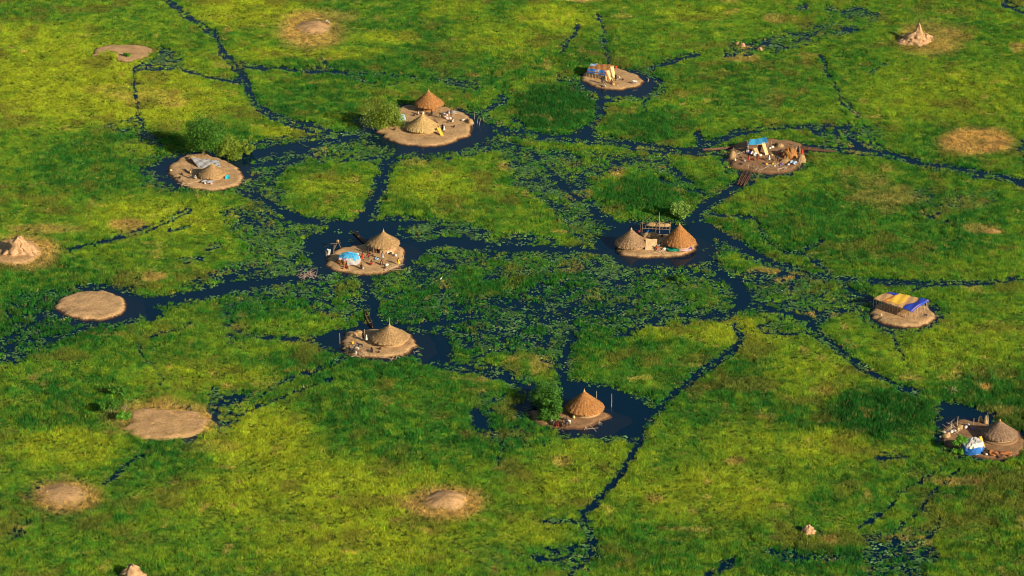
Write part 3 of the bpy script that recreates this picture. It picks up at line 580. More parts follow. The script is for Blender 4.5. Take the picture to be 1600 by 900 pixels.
# ---------------------------------------------------------------- huts
def hut(ax, ay, xl, xr, ye, he, th, label, wall='mud', door=None, fin=.5, bulge=.0, wr=.72, flare=.0, skirt=0):
    sc = 7.3*(ye+1687)/2137; Rr = (xr-xl)/2/sc; hr = (ye-ay)/(sc*.92); cx = (xl+xr)/2
    base = ground_at(cx, ye+he*.92*sc); z0 = base.z
    t = empty('thatched_hut', base, label, 'hut'); rnd = random.Random(int(ax))
    # roof: straw in slightly stepped layers, ragged hem, ridges running to the tip
    NA, NR = 72, 18; V = []; F = []; off = (ax-cx)/sc
    for j in range(NR+1):
        f = j/NR
        for a in range(NA):
            tt = 2*math.pi*a/NA; r = Rr*(f**(1.0+bulge))+.06
            layer = .05*((j % 4 == 0)) if j else 0
            r *= 1+.018*math.sin(a*2.0+rnd.random()*1.6)+rnd.uniform(-.012, .012)+(rnd.uniform(-.03, .04) if j == NR else 0)
            z = he+hr*(1-f)+layer+rnd.uniform(-.02, .02)-(.10+.10*rnd.random() if j == NR else 0)+.05*math.sin(3*tt+ax)*f
            V.append((r*math.cos(tt)+off*(1-f), r*math.sin(tt), z))
    for j in range(NR):
        for a in range(NA): F.append((j*NA+a, j*NA+(a+1) % NA, (j+1)*NA+(a+1) % NA, (j+1)*NA+a))
    k = len(V)                                              # underside
    for a in range(NA): tt = 2*math.pi*a/NA; V.append((Rr*.93*math.cos(tt), Rr*.93*math.sin(tt), he-.12))
    V.append((off, 0, he+hr-.35)); tip = len(V)-1
    for a in range(NA): F.append((NR*NA+a, NR*NA+(a+1) % NA, k+(a+1) % NA, k+a)); F.append((k+a, k+(a+1) % NA, tip))
    F.append(tuple(range(NA)))
    roof = mesh_obj('thatch_roof', V, F, THATCH[th], t)
    fr = MB()                                               # loose straw ends along the hem and over the slope
    for q in range(230):
        tt = rnd.uniform(0, 6.283); a0 = Rr*.97; c, s_ = math.cos(tt), math.sin(tt); l = rnd.uniform(.15, .38); d = rnd.uniform(-.05, .05)
        fr.add([(a0*c-.03*s_, a0*s_+.03*c, he+.03), (a0*c+.03*s_, a0*s_-.03*c, he+.03), ((a0+l*.6)*c+d*s_, (a0+l*.6)*s_-d*c, he-l*.75)], [(0, 1, 2)])
    for q in range(700):
        tt = rnd.uniform(0, 6.283); f = rnd.random()**.5*.93+.05; c, s_ = math.cos(tt), math.sin(tt); l = rnd.uniform(.3, .8)/Rr; d = rnd.uniform(-.06, .06)
        def pt(ff, e, up): r = Rr*(ff**(1.0+bulge)); return (r*c+off*(1-ff)-e*s_, r*s_+e*c, he+hr*(1-ff)+up)
        fr.add([pt(f, -.03, .05), pt(f, .03, .05), pt(min(1, f+l), d, .10)], [(0, 1, 2)])
    o = fr.build('loose_straw', THATCH[th], roof); o['kind'] = 'stuff'
    MB().tube([(off, 0, he+hr-.15), (off, 0, he+hr+.12), (off, 0, he+hr+.2), (off+.02, 0, he+hr+fin)], [.22, .16, .06, .03], 8).build('roof_tip', THATCH['straw'], t)
    if wall == 'mud':
        w_ = Rr*wr; MB().lathe([(w_+.12, -.1), (w_+.03, .15), (w_, he*.6), (w_*.98, he+.25)], 36, .012, 3).build('wall', MUD if th != 'straw' else THATCH['straw'], t, True)
        if door is not None:
            a = door; M = Matrix.Rotation(a, 4, 'Z'); MB().box((w_, 0, he*.48), (.10, .75, he*.96), M).build('doorway', DARKIN, t)  # solid near-black block stands in for the shade inside the door opening
            f = MB(); [f.box((w_+.03, s*.44, he*.48), (.14, .12, he), M) for s in (-1, 1)]; f.build('door_frame', WOOD, t)
    elif wall == 'posts':
        for q in range(12):
            tt = 2*math.pi*q/12+.1; r = Rr*.82; MB().tube([(r*math.cos(tt), r*math.sin(tt), -.15), (r*math.cos(tt)*.99, r*math.sin(tt), he+.15)], [.09, .07], 6).build('post', WOOD, t)
        MB().lathe([(Rr*.45, 0), (Rr*.45, he+.8)], 24, .02, 1).build('inner_wall', THATCH['orange'], t)
    if skirt:
        MB().lathe([(Rr*skirt, -.1), (Rr*skirt, .22), (Rr*skirt*.96, .30), (Rr*.5, .32)], 40, .012, 5).build('plinth', mat('dull_mud', (.27, .16, .08), .95, .25, 4, .6), t, True)
    return t
hut(670, 143, 648, 693, 161, 1.6, 'orange', 'open sided orange-brown thatched hut standing behind the paler low hut', 'posts', fin=.75)
hut(660.5, 178.5, 634, 686, 197.5, .75, 'straw', 'pale straw hut with its roof near the sand in front of the orange hut', 'mud', None, .55, .15, .85)
hut(332, 256.5, 309.5, 353, 271, .6, 'tan', 'squat flattened thatched hut in front of a grey plastic tent', 'mud', None, .15, .0, .85)
hut(599.5, 361, 574, 624.6, 378.5, 1.55, 'tan', 'thatched hut with a mud wall and open doorway beside the blue tarp tent', 'mud', -1.95, .6, .2, .78)
hut(986, 357.5, 960.5, 1011, 379, .55, 'brown', 'steep brown thatched hut on the left of the twin-hut island', 'mud', None, .3, .12, .85)
hut(1061, 350.5, 1037.5, 1087, 376.5, 1.0, 'orange', 'steep reddish thatched hut on the right behind the green net', 'mud', None, .3, .06, .8)
hut(609, 507, 579.5, 639, 526, .95, 'tan', 'wide low thatched hut with a long spike on its tip, near a single canoe', 'mud', None, 1.6, .12, .82)
hut(912.5, 610, 884, 944, 635, 1.0, 'orange', 'reddish thatched hut beside the dense green bush', 'mud', None, .5, .08, .82)
hut(1560.5, 656, 1533.5, 1588.5, 676, 1.0, 'dusk', 'dull brown thatched hut on a stepped mud plinth at the right edge', 'mud', None, .3, .1, .85, skirt=1.06)

# ---------------------------------------------------------------- canoes
def canoe(p0, p1, wd, label, group=None, plank=True):
    a, b = at(*p0, .1), at(*p1, .1); L_ = (b-a).length; c = (a+b)/2; rz = math.atan2(b.y-a.y, b.x-a.x)
    t = empty('dugout_canoe', (c.x, c.y, .04), label, 'canoe', group, rz); n = 18; V = []; F = []
    if gz(c.x, c.y) > .1: t.location.z = gz(c.x, c.y)
    for i in range(n+1):
        u = i/n*2-1; x = u*L_/2; w_ = wd/2*max(.16, (1-abs(u)**3)); rise = .22*abs(u)**3; out = [(-1, .34), (-.95, .12), (-.6, -.05), (0, -.1), (.6, -.05), (.95, .12), (1, .34)]; inn = [(.82, .34), (.72, .12), (.4, .03), (-.4, .03), (-.72, .12), (-.82, .34)]
        ff = 1 if abs(u) < .93 else 0
        for s_, z in out: V.append((x, s_*w_, z+rise))
        for s_, z in inn: V.append((x, s_*w_, (z if ff else .33)+rise))
    m_ = 13
    for i in range(n):
        for q in range(m_): F.append((i*m_+q, i*m_+(q+1) % m_, (i+1)*m_+(q+1) % m_, (i+1)*m_+q))
    F.append(tuple(reversed(range(m_)))); F.append(tuple(n*m_+q for q in range(m_)))
    mesh_obj('hull', V, F, HULL, t)
    if plank: [MB().box((L_*s_, 0, .3), (.22, wd*.9, .04)).build('seat_plank', WOOD, t) for s_ in (-.22, .2)]
    return t
canoe((1098, 235.5), (1149, 230.5), .75, 'single dugout canoe poking left from the island with the blue canopy')
canoe((1231, 227), (1280, 234), .7, 'shorter rear dugout canoe right of the brown dome, its bow on the shore')
canoe((1247, 233), (1306, 237.5), .75, 'long front dugout canoe reaching furthest right of the brown dome')
canoe((1152.5, 290), (1163, 269), .55, 'leftmost of three narrow canoes drawn up below the crowded island')
canoe((1157, 291.5), (1168, 270.5), .55, 'middle one of three narrow canoes drawn up below the crowded island')
canoe((1162, 292), (1174, 271.5), .55, 'rightmost of three narrow canoes drawn up below the crowded island')
canoe((552, 363), (582, 390), .7, 'dark dugout canoe moored behind the island with the blue tarp tent')
canoe((570.5, 488), (582, 513), .8, 'dark dugout canoe moored behind the wide low hut')

# ---------------------------------------------------------------- people
def skin_mesh(name, J, E, Rd, m, sub=1):
    me = bpy.data.meshes.new(name); me.from_pydata(J, E, []); me.update(); o = bpy.data.objects.new(name, me); scene.collection.objects.link(o)
    o.modifiers.new('skin', 'SKIN'); me.skin_vertices[0].data[0].use_root = True
    for i, r in enumerate(Rd): me.skin_vertices[0].data[i].radius = (r, r)
    sb = o.modifiers.new('sub', 'SUBSURF'); sb.levels = sub; sb.render_levels = sub
    bpy.context.view_layer.update(); dg = bpy.context.evaluated_depsgraph_get()
    nm = bpy.data.meshes.new_from_object(o.evaluated_get(dg)); bpy.data.objects.remove(o); nm.name = name; nm.materials.clear(); nm.materials.append(m)
    nm.polygons.foreach_set('use_smooth', [True]*len(nm.polygons)); return nm
SKIN = mat('dark_skin', PAL['skin'], .55, .2, 3)
def body(pose):
    V = Vector; P = {'pel': V((0, 0, .93)), 'che': V((0, 0, 1.28)), 'nek': V((0, .01, 1.48)), 'hed': V((0, .02, 1.60)), 'top': V((0, .01, 1.73))}
    sh = {s: V((s*.19, 0, 1.41)) for s in (-1, 1)}; el = {s: V((s*.25, -.02, 1.13)) for s in (-1, 1)}; wr = {s: V((s*.27, .09, .90)) for s in (-1, 1)}
    hp = {s: V((s*.10, 0, .88)) for s in (-1, 1)}; kn = {s: V((s*.11, .03, .48)) for s in (-1, 1)}; an = {s: V((s*.11, 0, .08)) for s in (-1, 1)}; hd = {s: V((0, .03, -.09)) for s in (-1, 1)}
    if pose == 'walk':
        kn[1] = V((.11, .22, .50)); an[1] = V((.11, .28, .09)); kn[-1] = V((-.11, -.05, .47)); an[-1] = V((-.11, -.30, .11)); wr[1] = V((.25, -.14, .92)); wr[-1] = V((-.24, .26, .98))
    if pose == 'carry':
        for s in (-1, 1): el[s] = V((s*.36, .05, 1.55)); wr[s] = V((s*.20, .04, 1.80)); hd[s] = V((-s*.03, 0, .09))
    if pose in ('sit', 'bend'):
        dz = .75 if pose == 'sit' else 0
        if pose == 'sit':
            for k in P: P[k] = P[k]-V((0, 0, dz))+V((0, .06 if k != 'pel' else 0, 0))
            for s in (-1, 1):
                sh[s] = sh[s]-V((0, -.05, dz)); el[s] = V((s*.27, .22, .50)); wr[s] = V((s*.14, .44, .46)); hp[s] = V((s*.11, 0, .15)); kn[s] = V((s*.18, .42, .42)); an[s] = V((s*.13, .50, .07))
        else:
            P = {'pel': V((0, -.12, .90)), 'che': V((0, .20, 1.08)), 'nek': V((0, .38, 1.10)), 'hed': V((0, .50, 1.06)), 'top': V((0, .62, 1.02))}
            for s in (-1, 1): sh[s] = V((s*.18, .32, 1.06)); el[s] = V((s*.22, .38, .78)); wr[s] = V((s*.15, .46, .54)); hp[s] = V((s*.10, -.10, .86))
    J = []; E = []; Rd = []
    def add(p, r, par=None): J.append(tuple(p)); Rd.append(r); i = len(J)-1; (E.append((par, i)) if par is not None else None); return i
    pe = add(P['pel'], .13); ch = add(P['che'], .15, pe); nk = add(P['nek'], .06, ch); hh = add(P['hed'], .095, nk); add(P['top'], .075, hh)
    f = (P['top']-P['nek']).normalized(); fw = V((0, 1, 0)) if pose != 'bend' else V((0, .2, -1)); add(P['hed']+fw*.115, .018, hh)       # nose
    for s in (-1, 1):
        add(P['hed']+V((s*.10, 0, .0)), .016, hh)                                                                                   # ears
        a = add(sh[s], .065, ch); a = add(el[s], .045, a); a = add(wr[s], .028, a); d = hd[s] if pose == 'carry' else (wr[s]-el[s]).normalized()*.09; pm = add(wr[s]+d*.6, .03, a)
        for q, l in enumerate((.8, 1.0, .95, .75)): add(wr[s]+d*(.7+l)+V((0, (q-1.5)*.022, 0)), .009, pm)
        add(wr[s]+d*.8+V((-s*.02, .05, .01)), .011, pm)
        l_ = add(hp[s], .095, pe); l_ = add(kn[s], .06, l_); l_ = add(an[s], .04, l_); add(an[s]+V((s*.02, .17, -.045)), .032, l_)
    return skin_mesh('body_'+pose, J, E, Rd, SKIN), P, sh, kn
POSES = {}
for ps in ('stand', 'walk', 'carry', 'sit', 'bend'):
    bm_, P, sh, kn = body(ps); cl = MB()
    if ps == 'sit': cl.tube([P['nek']-Vector((0, 0, .03)), P['che'], P['pel']+Vector((0, .04, .06)), (0, .22, .22), (0, .40, .34)], [.13, .20, .24, .26, .20], 12)
    elif ps == 'bend': cl.tube([P['nek'], P['che'], P['pel'], (0, -.08, .55)], [.15, .20, .21, .24], 12)
    else: cl.tube([P['nek']-Vector((0, 0, .02)), (0, 0, 1.40), P['che'], (0, 0, 1.05), P['pel'], (0, 0, .45)], [.09, .20, .21, .18, .22, .30], 14, .75)
    me_c = bpy.data.meshes.new('robe_'+ps); me_c.from_pydata([tuple(v) for v in cl.V], [], cl.F); me_c.polygons.foreach_set('use_smooth', [True]*len(me_c.polygons))
    hr_ = MB().lathe([(.085, -.03), (.105, .02), (.09, .09), (.03, .125)], 10, c=tuple(P['hed']+Vector((0, -.02, .02)))); me_h = bpy.data.meshes.new('hair_'+ps); me_h.from_pydata([tuple(v) for v in hr_.V], [], hr_.F); me_h.materials.append(mat('black_hair', (.01, .009, .008), .8, .1))
    POSES[ps] = (bm_, me_c, me_h)
ROBES = {}
def person(px, py, ps, col, face, label, s=1.12):
    b = ground_at(px, py); t = empty('person', b, label, 'person', rz=R(face)); t.scale = (s, s, s)
    bm_, me_c, me_h = POSES[ps]
    o = bpy.data.objects.new('body', bm_); scene.collection.objects.link(o); o.parent = t
    if (ps, col) not in ROBES: c = me_c.copy(); c.materials.clear(); c.materials.append(fab(col)); ROBES[ps, col] = c
    o = bpy.data.objects.new('robe', ROBES[ps, col]); scene.collection.objects.link(o); o.parent = t
    o = bpy.data.objects.new('hair', me_h); scene.collection.objects.link(o); o.parent = t
    return t
for a in [
 (691, 205, 'stand', 'dark', 200, 'person in dark clothes standing right of the leaning yellow plank'),
 (694, 206, 'stand', 'white', 160, 'person in white standing just right of the one in dark beside the yellow plank'),
 (654, 178.5, 'sit', 'white', 180, 'person in white seated at the left edge of the open sided hut'),
 (675, 179, 'sit', 'dark', 150, 'person in dark clothes seated in the shade of the open sided hut'),
 (690, 185, 'bend', 'dark', 90, 'person in dark clothes bending over near the white sacks by the open hut'),
 (705, 182, 'stand', 'brown', 210, 'person in brown standing behind the pile of white and pink sacks'),
 (708, 190, 'sit', 'white', 120, 'person in white crouching alone on open sand right of the two huts'),
 (297.5, 271, 'sit', 'tan', 200, 'person in tan squatting left of the grey plastic tent'),
 (302, 280, 'stand', 'dark', 150, 'person in black standing between the squat hut and the sand edge'),
 (306, 278, 'sit', 'white', 150, 'person in white crouching against the left of the squat hut'),
 (941, 131, 'stand', 'dark', 180, 'person in dark clothes standing below the blue striped shelter'),
 (945, 136.5, 'sit', 'white', 160, 'person in white and black crouching at the lower edge of the small island'),
 (955.5, 130, 'sit', 'brown', 170, 'person in brown seated at the foot of the leaning yellow mats'),
 (962, 126, 'stand', 'dark', 220, 'dark figure standing just right of the leaning mats on the small island'),
 (1170, 253, 'stand', 'red', 180, 'person in bright red standing in front of the blue canopy'),
 (1183.5, 252, 'stand', 'dark red', 200, 'person in dark red standing below the yellow mats by the canopy'),
 (1202, 252, 'stand', 'white', 160, 'person in a white top standing alone in the middle of the crowded island'),
 (1215, 252, 'bend', 'dark', 100, 'person in black bending left of the brown dome'),
 (1208, 257, 'sit', 'yellow', 120, 'person in yellow crouching among the sticks of the crowded island'),
 (1247, 240, 'stand', 'dark', 250, 'dark figure standing between the brown dome and the canoes'),
 (1253, 243, 'stand', 'red', 220, 'person in red standing behind the tall reed heap at the island end'),
 (567, 407, 'stand', 'red', 180, 'person in red walking just right of the blue tarp tent'),
 (576, 405, 'bend', 'dark red', 140, 'person in dark red bending between the two others in red'),
 (581, 413, 'sit', 'red', 150, 'person in bright red squatting in the middle of the sand'),
 (583.5, 398, 'stand', 'brown', 180, 'person in brown standing in the doorway shade of the mud walled hut'),
 (596, 413, 'sit', 'orange', 190, 'person in orange seated right of the bright red one'),
 (598, 405.5, 'stand', 'grey', 200, 'person in grey standing in front of the mud walled hut'),
 (622.5, 415.5, 'walk', 'yellow', 240, 'person in yellow walking at the right shore near the stakes'),
 (564.5, 419, 'sit', 'dark', 180, 'person in black crouching at the lower right of the blue tarp tent'),
 (541, 418.5, 'sit', 'dark red', 210, 'person in dark red crouching in front of the blue tarp tent'),
 (576, 396, 'walk', 'dark', 120, 'dark figure walking by the end of the moored canoe'),
 (1033, 386, 'bend', 'dark', 180, 'person in dark clothes bending between the two steep huts'),
 (1025.5, 390, 'sit', 'red', 160, 'person in red seated in front of the hanging tan cloth'),
 (572.5, 534, 'stand', 'white', 200, 'person in white standing left of the wide low hut'),
 (568, 531, 'stand', 'dark', 160, 'person in black standing left of the one in white by the wide hut'),
 (581, 549.5, 'sit', 'dark', 180, 'person in black crouching below the wide low hut'),
 (884.5, 668.5, 'stand', 'dark', 180, 'person in black standing on the near shore below the reddish hut'),
 (889.5, 668, 'bend', 'white', 140, 'person in white bending beside the one in black on the near shore'),
 (866, 665.5, 'sit', 'brown', 170, 'leftmost of three people crouching on the near shore below the bush'),
 (872, 667, 'sit', 'dark red', 150, 'middle one of three people crouching on the near shore below the bush'),
 (878.5, 667.5, 'sit', 'brown', 200, 'rightmost of three people crouching on the near shore below the bush'),
 (1540, 706, 'sit', 'dark', 170, 'person in black crouching at the foot of the leaning orange planks')]: person(*a)

# ---------------------------------------------------------------- goats and storks
def goat_mesh(seed):
    J = [(0, 0, .52), (0, .28, .54), (0, .42, .68), (0, .54, .76), (0, .66, .70), (0, -.30, .54), (0, -.42, .60)]; E = [(0, 1), (1, 2), (2, 3), (3, 4), (0, 5), (5, 6)]; Rd = [.15, .15, .08, .065, .035, .14, .02]
    for s in (-1, 1):
        for par, y, kx in ((1, .26, .02), (5, -.28, -.06)):
            k = len(J); J += [(s*.09, y, .38), (s*.10, y+kx, .22), (s*.10, y, .02)]; E += [(par, k), (k, k+1), (k+1, k+2)]; Rd += [.06, .03, .022]
        k = len(J); J.append((s*.12, .50, .80)); E.append((3, k)); Rd.append(.02)
    return J, E, Rd
GOAT = {}
for c in ('white', 'dark', 'brown'): GOAT[c] = skin_mesh('goat_'+c, *goat_mesh(1), fab(c))
def goat(px, py, col, face, label):
    t = empty('goat', ground_at(px, py), label, 'goat', rz=R(face)); t.scale = (1.35,)*3
    o = bpy.data.objects.new('body', GOAT[col]); scene.collection.objects.link(o); o.parent = t
    MB().tube([(.03, .55, .82), (.05, .48, .95)], [.02, .008], 5).tube([(-.03, .55, .82), (-.05, .48, .95)], [.02, .008], 5).build('horns', CLAY, t)
for a in [(547, 550, 'dark', 20, 'black goat tethered at the left end of the herd by the wide hut'), (552.5, 553, 'dark', -30, 'black goat lowest in the herd by the wide hut'), (557.5, 548, 'white', 60, 'white goat in the middle of the herd by the wide hut'),
          (561, 553.5, 'brown', 100, 'brown goat at the right of the herd by the wide hut'), (563, 543, 'dark', 80, 'black goat at the back of the herd by the wide hut'), (556, 556, 'white', 10, 'white goat in front of the herd by the wide hut'),
          (992.5, 131, 'white', 95, 'white goat lying at the right end of the small island')]: goat(*a)
def bird(px, py, face, label, s=1.0):
    p = ground_at(px, py); t = empty('stork', p, label, 'bird', rz=R(face)); t.scale = (s,)*3
    MB().tube([(0, -.35, .62), (0, -.15, .68), (0, .15, .72), (0, .28, .82), (0, .33, 1.0), (0, .40, 1.05)], [.03, .14, .15, .07, .04, .05], 8).build('body', fab('white'), t, True)
    MB().tube([(0, .42, 1.05), (0, .66, .98)], [.03, .008], 5).build('beak', fab('orange'), t)
    MB().tube([(0, -.15, .76), (0, -.5, .6)], [.13, .03], 6, .4).build('wing_tips', fab('dark'), t)
    [MB().tube([(s_*.06, 0, .6), (s_*.07, 0, 0)], .015, 4).build('leg', fab('orange'), t) for s_ in (-1, 1)]
bird(497, 33, 60, 'leftmost stork on the crest of the small pale mound'); bird(510, 36, -70, 'middle stork on the crest of the small pale mound'); bird(515, 38.5, 80, 'rightmost stork on the crest of the small pale mound'); bird(689, 440, -40, 'lone white bird standing in the marsh below the main channel')

# ---------------------------------------------------------------- small goods
rr_ = random.Random(5)
def sack(px, py, col, label, s=1.0, group=None):
    n = MB().lathe([(.22, 0), (.34, .08), (.36, .25), (.27, .42), (.10, .50)], 10, .10, int(px*7+py), 1.25, .85); single('sack', n, fab(col), ground_at(px, py), label, 'sack', group, rr_.uniform(0, 3), True).scale = (s*.85,)*3
def pot(px, py, label, col='clay', s=1.0):
    n = MB().lathe([(.12, 0), (.28, .12), (.30, .28), (.17, .42), (.20, .47), (.15, .46), (.10, .3)], 14); single('cooking_pot' if col == 'clay' else 'basin', n, CLAY if col == 'clay' else fab(col), ground_at(px, py), label, 'pot', None, 0, True).scale = (s,)*3
def can(px, py, label, col='yellow', rz=.3):
    t = empty('jerrycan', ground_at(px, py), label, 'jerrycan', rz=rz); MB().box((0, 0, .24), (.34, .2, .44)).box((0, 0, .48), (.26, .14, .06)).build('body', fab(col), t); MB().tube([(-.1, 0, .5), (-.08, 0, .58), (.06, 0, .58), (.08, 0, .5)], .025, 5).build('handle', fab(col), t)
    MB().tube([(.13, 0, .48), (.15, 0, .56)], .035, 6).build('cap', fab('dark'), t)
def cloth(px, py, w_, d_, col, label, h=.12, rz=0.0, seed=0):
    f = lambda u, v: ((u-.5)*w_*(1+.1*math.sin(v*5+seed)), (v-.5)*d_*(1+.12*math.sin(u*6+seed)), h*(.6+.4*math.sin(u*7+seed)*math.cos(v*6+seed*2))+.04)
    single('cloth', MB().sheet(f, 12, 10, .03), fab(col), ground_at(px, py), label, 'cloth', None, rz, True)
def stake(px, py, h, label, lean=(0, 0), r=.05, m=None, group=None):
    p = ground_at(px, py); single('stake', MB().tube([(0, 0, -.8), (lean[0]*.5+.03, lean[1]*.5, h*.5), (lean[0], lean[1], h)], [r, r*.85, r*.6], 6), m or PALEWOOD, p, label, 'stake', group)
def leaning(px, py, px2, py2, h, w_, col, label, name='leaning_mat', th=.07):
    """a mat or plank whose foot stands at px,py and whose top, h metres up, shows at px2,py2"""
    a = ground_at(px, py); b = at(px2, py2, a.z+h); d = b-a; s_ = Vector((-d.y, d.x, 0)).normalized()*w_/2
    if abs(s_.x) < w_*.3: s_ = Vector((w_/2, 0, 0))
    f = lambda u, v: (Vector((0, 0, 0))+d*v+s_*(2*u-1)+Vector((0, 0, .05*math.sin(u*9)*math.sin(v*8))))
    single(name, MB().sheet(f, 6, 8, th), fab(col) if isinstance(col, str) else col, a, label, 'mat' if name == 'leaning_mat' else 'plank')
def sticks(px, py, n, L_, label, m=None, spread=.5, name='firewood_pile', up=.25, seed=1):
    r_ = random.Random(seed+int(px)); t = empty(name, ground_at(px, py), label, 'woodpile' if name == 'firewood_pile' else 'branch')
    for q in range(n):
        a = r_.uniform(0, 3.14); l = L_*r_.uniform(.5, 1)/2; x, y = r_.gauss(0, spread), r_.gauss(0, spread); dz = r_.uniform(0, up)
        MB().tube([(x-l*math.cos(a), y-l*math.sin(a), .05), (x+.05, y, .09+dz*.5), (x+l*math.cos(a), y+l*math.sin(a), .06+dz)], [.05, .045, .03], 5).build('branch', m or PALEWOOD, t)
def reeds(px, py, r, h, label, m=None, name='reed_heap'):
    p = ground_at(px, py); r_ = random.Random(int(px)); n = MB().lathe([(r, 0), (r*.95, h*.3), (r*.6, h*.8), (r*.15, h)], 14, .12, int(py), 1.2, .9)
    for q in range(60):
        t = r_.uniform(0, 6.28); f = r_.random(); x, y = r*math.cos(t)*(1-f*.7), r*math.sin(t)*(1-f*.7)
        n.tube([(x, y, h*f*.9), (x*1.12+r_.gauss(0, .06), y*1.12+r_.gauss(0, .06), h*f*.9+r_.uniform(-.1, .3))], [.03, .015], 3)
    single(name, n, m or REED, p, label, 'reeds')
# island A
can(606, 197, 'left one of two yellow jerrycans under the tree'); can(609.5, 195, 'right one of two yellow jerrycans under the tree', 'pale yellow', 1.2)
pot(616.5, 203.5, 'black pot alone on sand below the yellow jerrycans'); pot(709.5, 199, 'dark basin alone on the right side of the large sandy island')
leaning(691, 212, 685, 199.5, 1.4, .8, 'yellow', 'yellow-orange plank leaning on the right rim of the pale straw hut', 'leaning_plank'); leaning(684, 192, 678, 187, .5, .6, 'brown', 'brown sheet drawn for the dark plank shadows between the two huts on the large island')  # brown sheet between the huts stands in for dark plank shadows on the sand
f_ = MB().sheet(lambda u, v: ((u-.5)*2.6, math.cos(u*3.14)*.1+(v-.5)*1.8, .05+1.35*(1-abs(2*v-1)**1.5)*(.8+.2*math.sin(u*3.14))), 8, 8, .04); single('small_tent', f_, fab('pale blue'), ground_at(624.5, 187), 'small pale tent by the tree on the large island', 'tent', None, .3)
cloth(628, 184.5, 1.2, 1.0, 'green', 'green cloth folded on the right of the small pale tent', .5, .4)
for x, y, c, lb in [(694, 179, 'white', 'white sack at the back left of the goods heap by the open hut'), (698, 181, 'pink', 'pink sack in the middle of the goods heap by the open hut'), (702, 178, 'white', 'white sack at the back right of the goods heap by the open hut'), (698, 186, 'pink', 'pink sack at the front of the goods heap by the open hut'),
                   (703, 186, 'white', 'white sack at the front right of the goods heap by the open hut'), (695, 184, 'tan', 'tan sack at the front left of the goods heap by the open hut'), (724, 189, 'white', 'white sack alone near the stakes at the right tip'), (661, 178, 'white', 'white sack under the left eave of the open sided hut')]: sack(x, y, c, lb, 1.3)
pot(667, 178.5, 'black pot in front of the left posts of the open sided hut'); pot(672, 181, 'black pot lowest before the open sided hut'); pot(647, 181, 'black pot left of the open sided hut'); cloth(707, 176, 2.0, 1.0, 'grey', 'grey cloth spread behind the goods heap', .4); sticks(711, 178, 8, 1.6, 'stick heap right of the sacks by the open hut')
reeds(735, 194, .7, 1.3, 'orange-brown reed bundle at the right tip of the large island'); reeds(731, 190, .5, .9, 'smaller reed bundle left of the orange-brown one')
for x, y, h, ln, lb in [(741, 186, 2.4, (0, 0), 'tall upright stake in the water right of the large island'), (745, 193, 1.5, (.3, .1), 'short leaning stake right of the tall one in the water'), (748, 196, 1.7, (.5, .4), 'crooked stake furthest right off the large island'), (731, 207, 1.2, (0, 0), 'pale short stake at the lower right rim of the large island'), (757, 191, 1.5, (-.4, .2), 'lone leaning stake out in the water beyond the large island'), (737, 199, 1.2, (.2, 0), 'stake just off the reed bundle')]: stake(x, y, h, lb, ln)
# island B
def tentB():
    t = empty('plastic_tent', ground_at(318, 262), 'low ridge tent of wrinkled grey plastic sheeting behind the squat hut', 'tent')
    o = t.location.copy(); A = [at(298, 247, 1.5)-o, at(342, 251, 1.0)-o, at(312, 264, .5)-o, at(330, 262, .5)-o]; r0, r1 = A[0], A[1]
    f = lambda u, v: (r0.lerp(r1, u)).lerp(A[2].lerp(A[3]+Vector((2.2, .4, 0)), u), v)+Vector((0, 0, .16*math.sin(u*17+v*5)*math.sin(v*9)+.14*math.sin(u*31-v*13)))
    MB().sheet(f, 18, 10, .04).build('front_sheet', fab('grey'), t)
    g = lambda u, v: (r0.lerp(r1, u))+Vector((0, 2.0*v, -1.3*v+.1*math.sin(u*15)))
    MB().sheet(g, 18, 6, .04).build('rear_sheet', fab('pale blue'), t)
    g = lambda u, v: r0.lerp(A[2], v)+Vector((-1.0*u*(1-v), 1.2*u, -1.1*u)); MB().sheet(g, 6, 6, .04).build('end_sheet', fab('brown'), t)
    for q in (r0, (r0+r1)/2, r1): MB().tube([(q.x, q.y, -.3), (q.x, q.y, q.z)], .05, 6).build('pole', WOOD, t)
tentB()
sack(331, 254, 'white', 'white bag lying on the right of the grey plastic tent', 1.2); cloth(325, 285.5, 3.0, 1.3, 'grey', 'grey bundle of cloth on the sand in front of the squat hut', .5, .1); sack(320, 287, 'white', 'white sack left of the grey cloth bundle', .9); sack(330, 287.5, 'pink', 'pink sack right of the grey cloth bundle', .9)
single('basin', MB().lathe([(.3, 0), (.62, .18), (.68, .26), (.6, .24), (.28, .08)], 20, 0, 0, .8, 1.4), fab('cyan'), ground_at(355.5, 279), 'turquoise oval basin right of the squat hut', 'basin').rotation_euler = (.5, 0, 0)
reeds(300, 249, 1.0, .9, 'heap of brown reeds behind the grey plastic tent'); pot(284.5, 273, 'upper dark pot on the left sand of the tree island'); pot(281, 278.5, 'lower dark pot on the left sand of the tree island'); sticks(297, 288, 7, 3.4, 'driftwood strewn along the near shore of the tree island', spread=1.4, name='driftwood', up=.1)
sack(267, 267, 'pale yellow', 'small yellowish bag at the left end of the tree island', .9); leaning(296, 270, 288, 264, .3, .4, 'dark', 'dark plank on the sand left of the grey tent', 'leaning_plank')
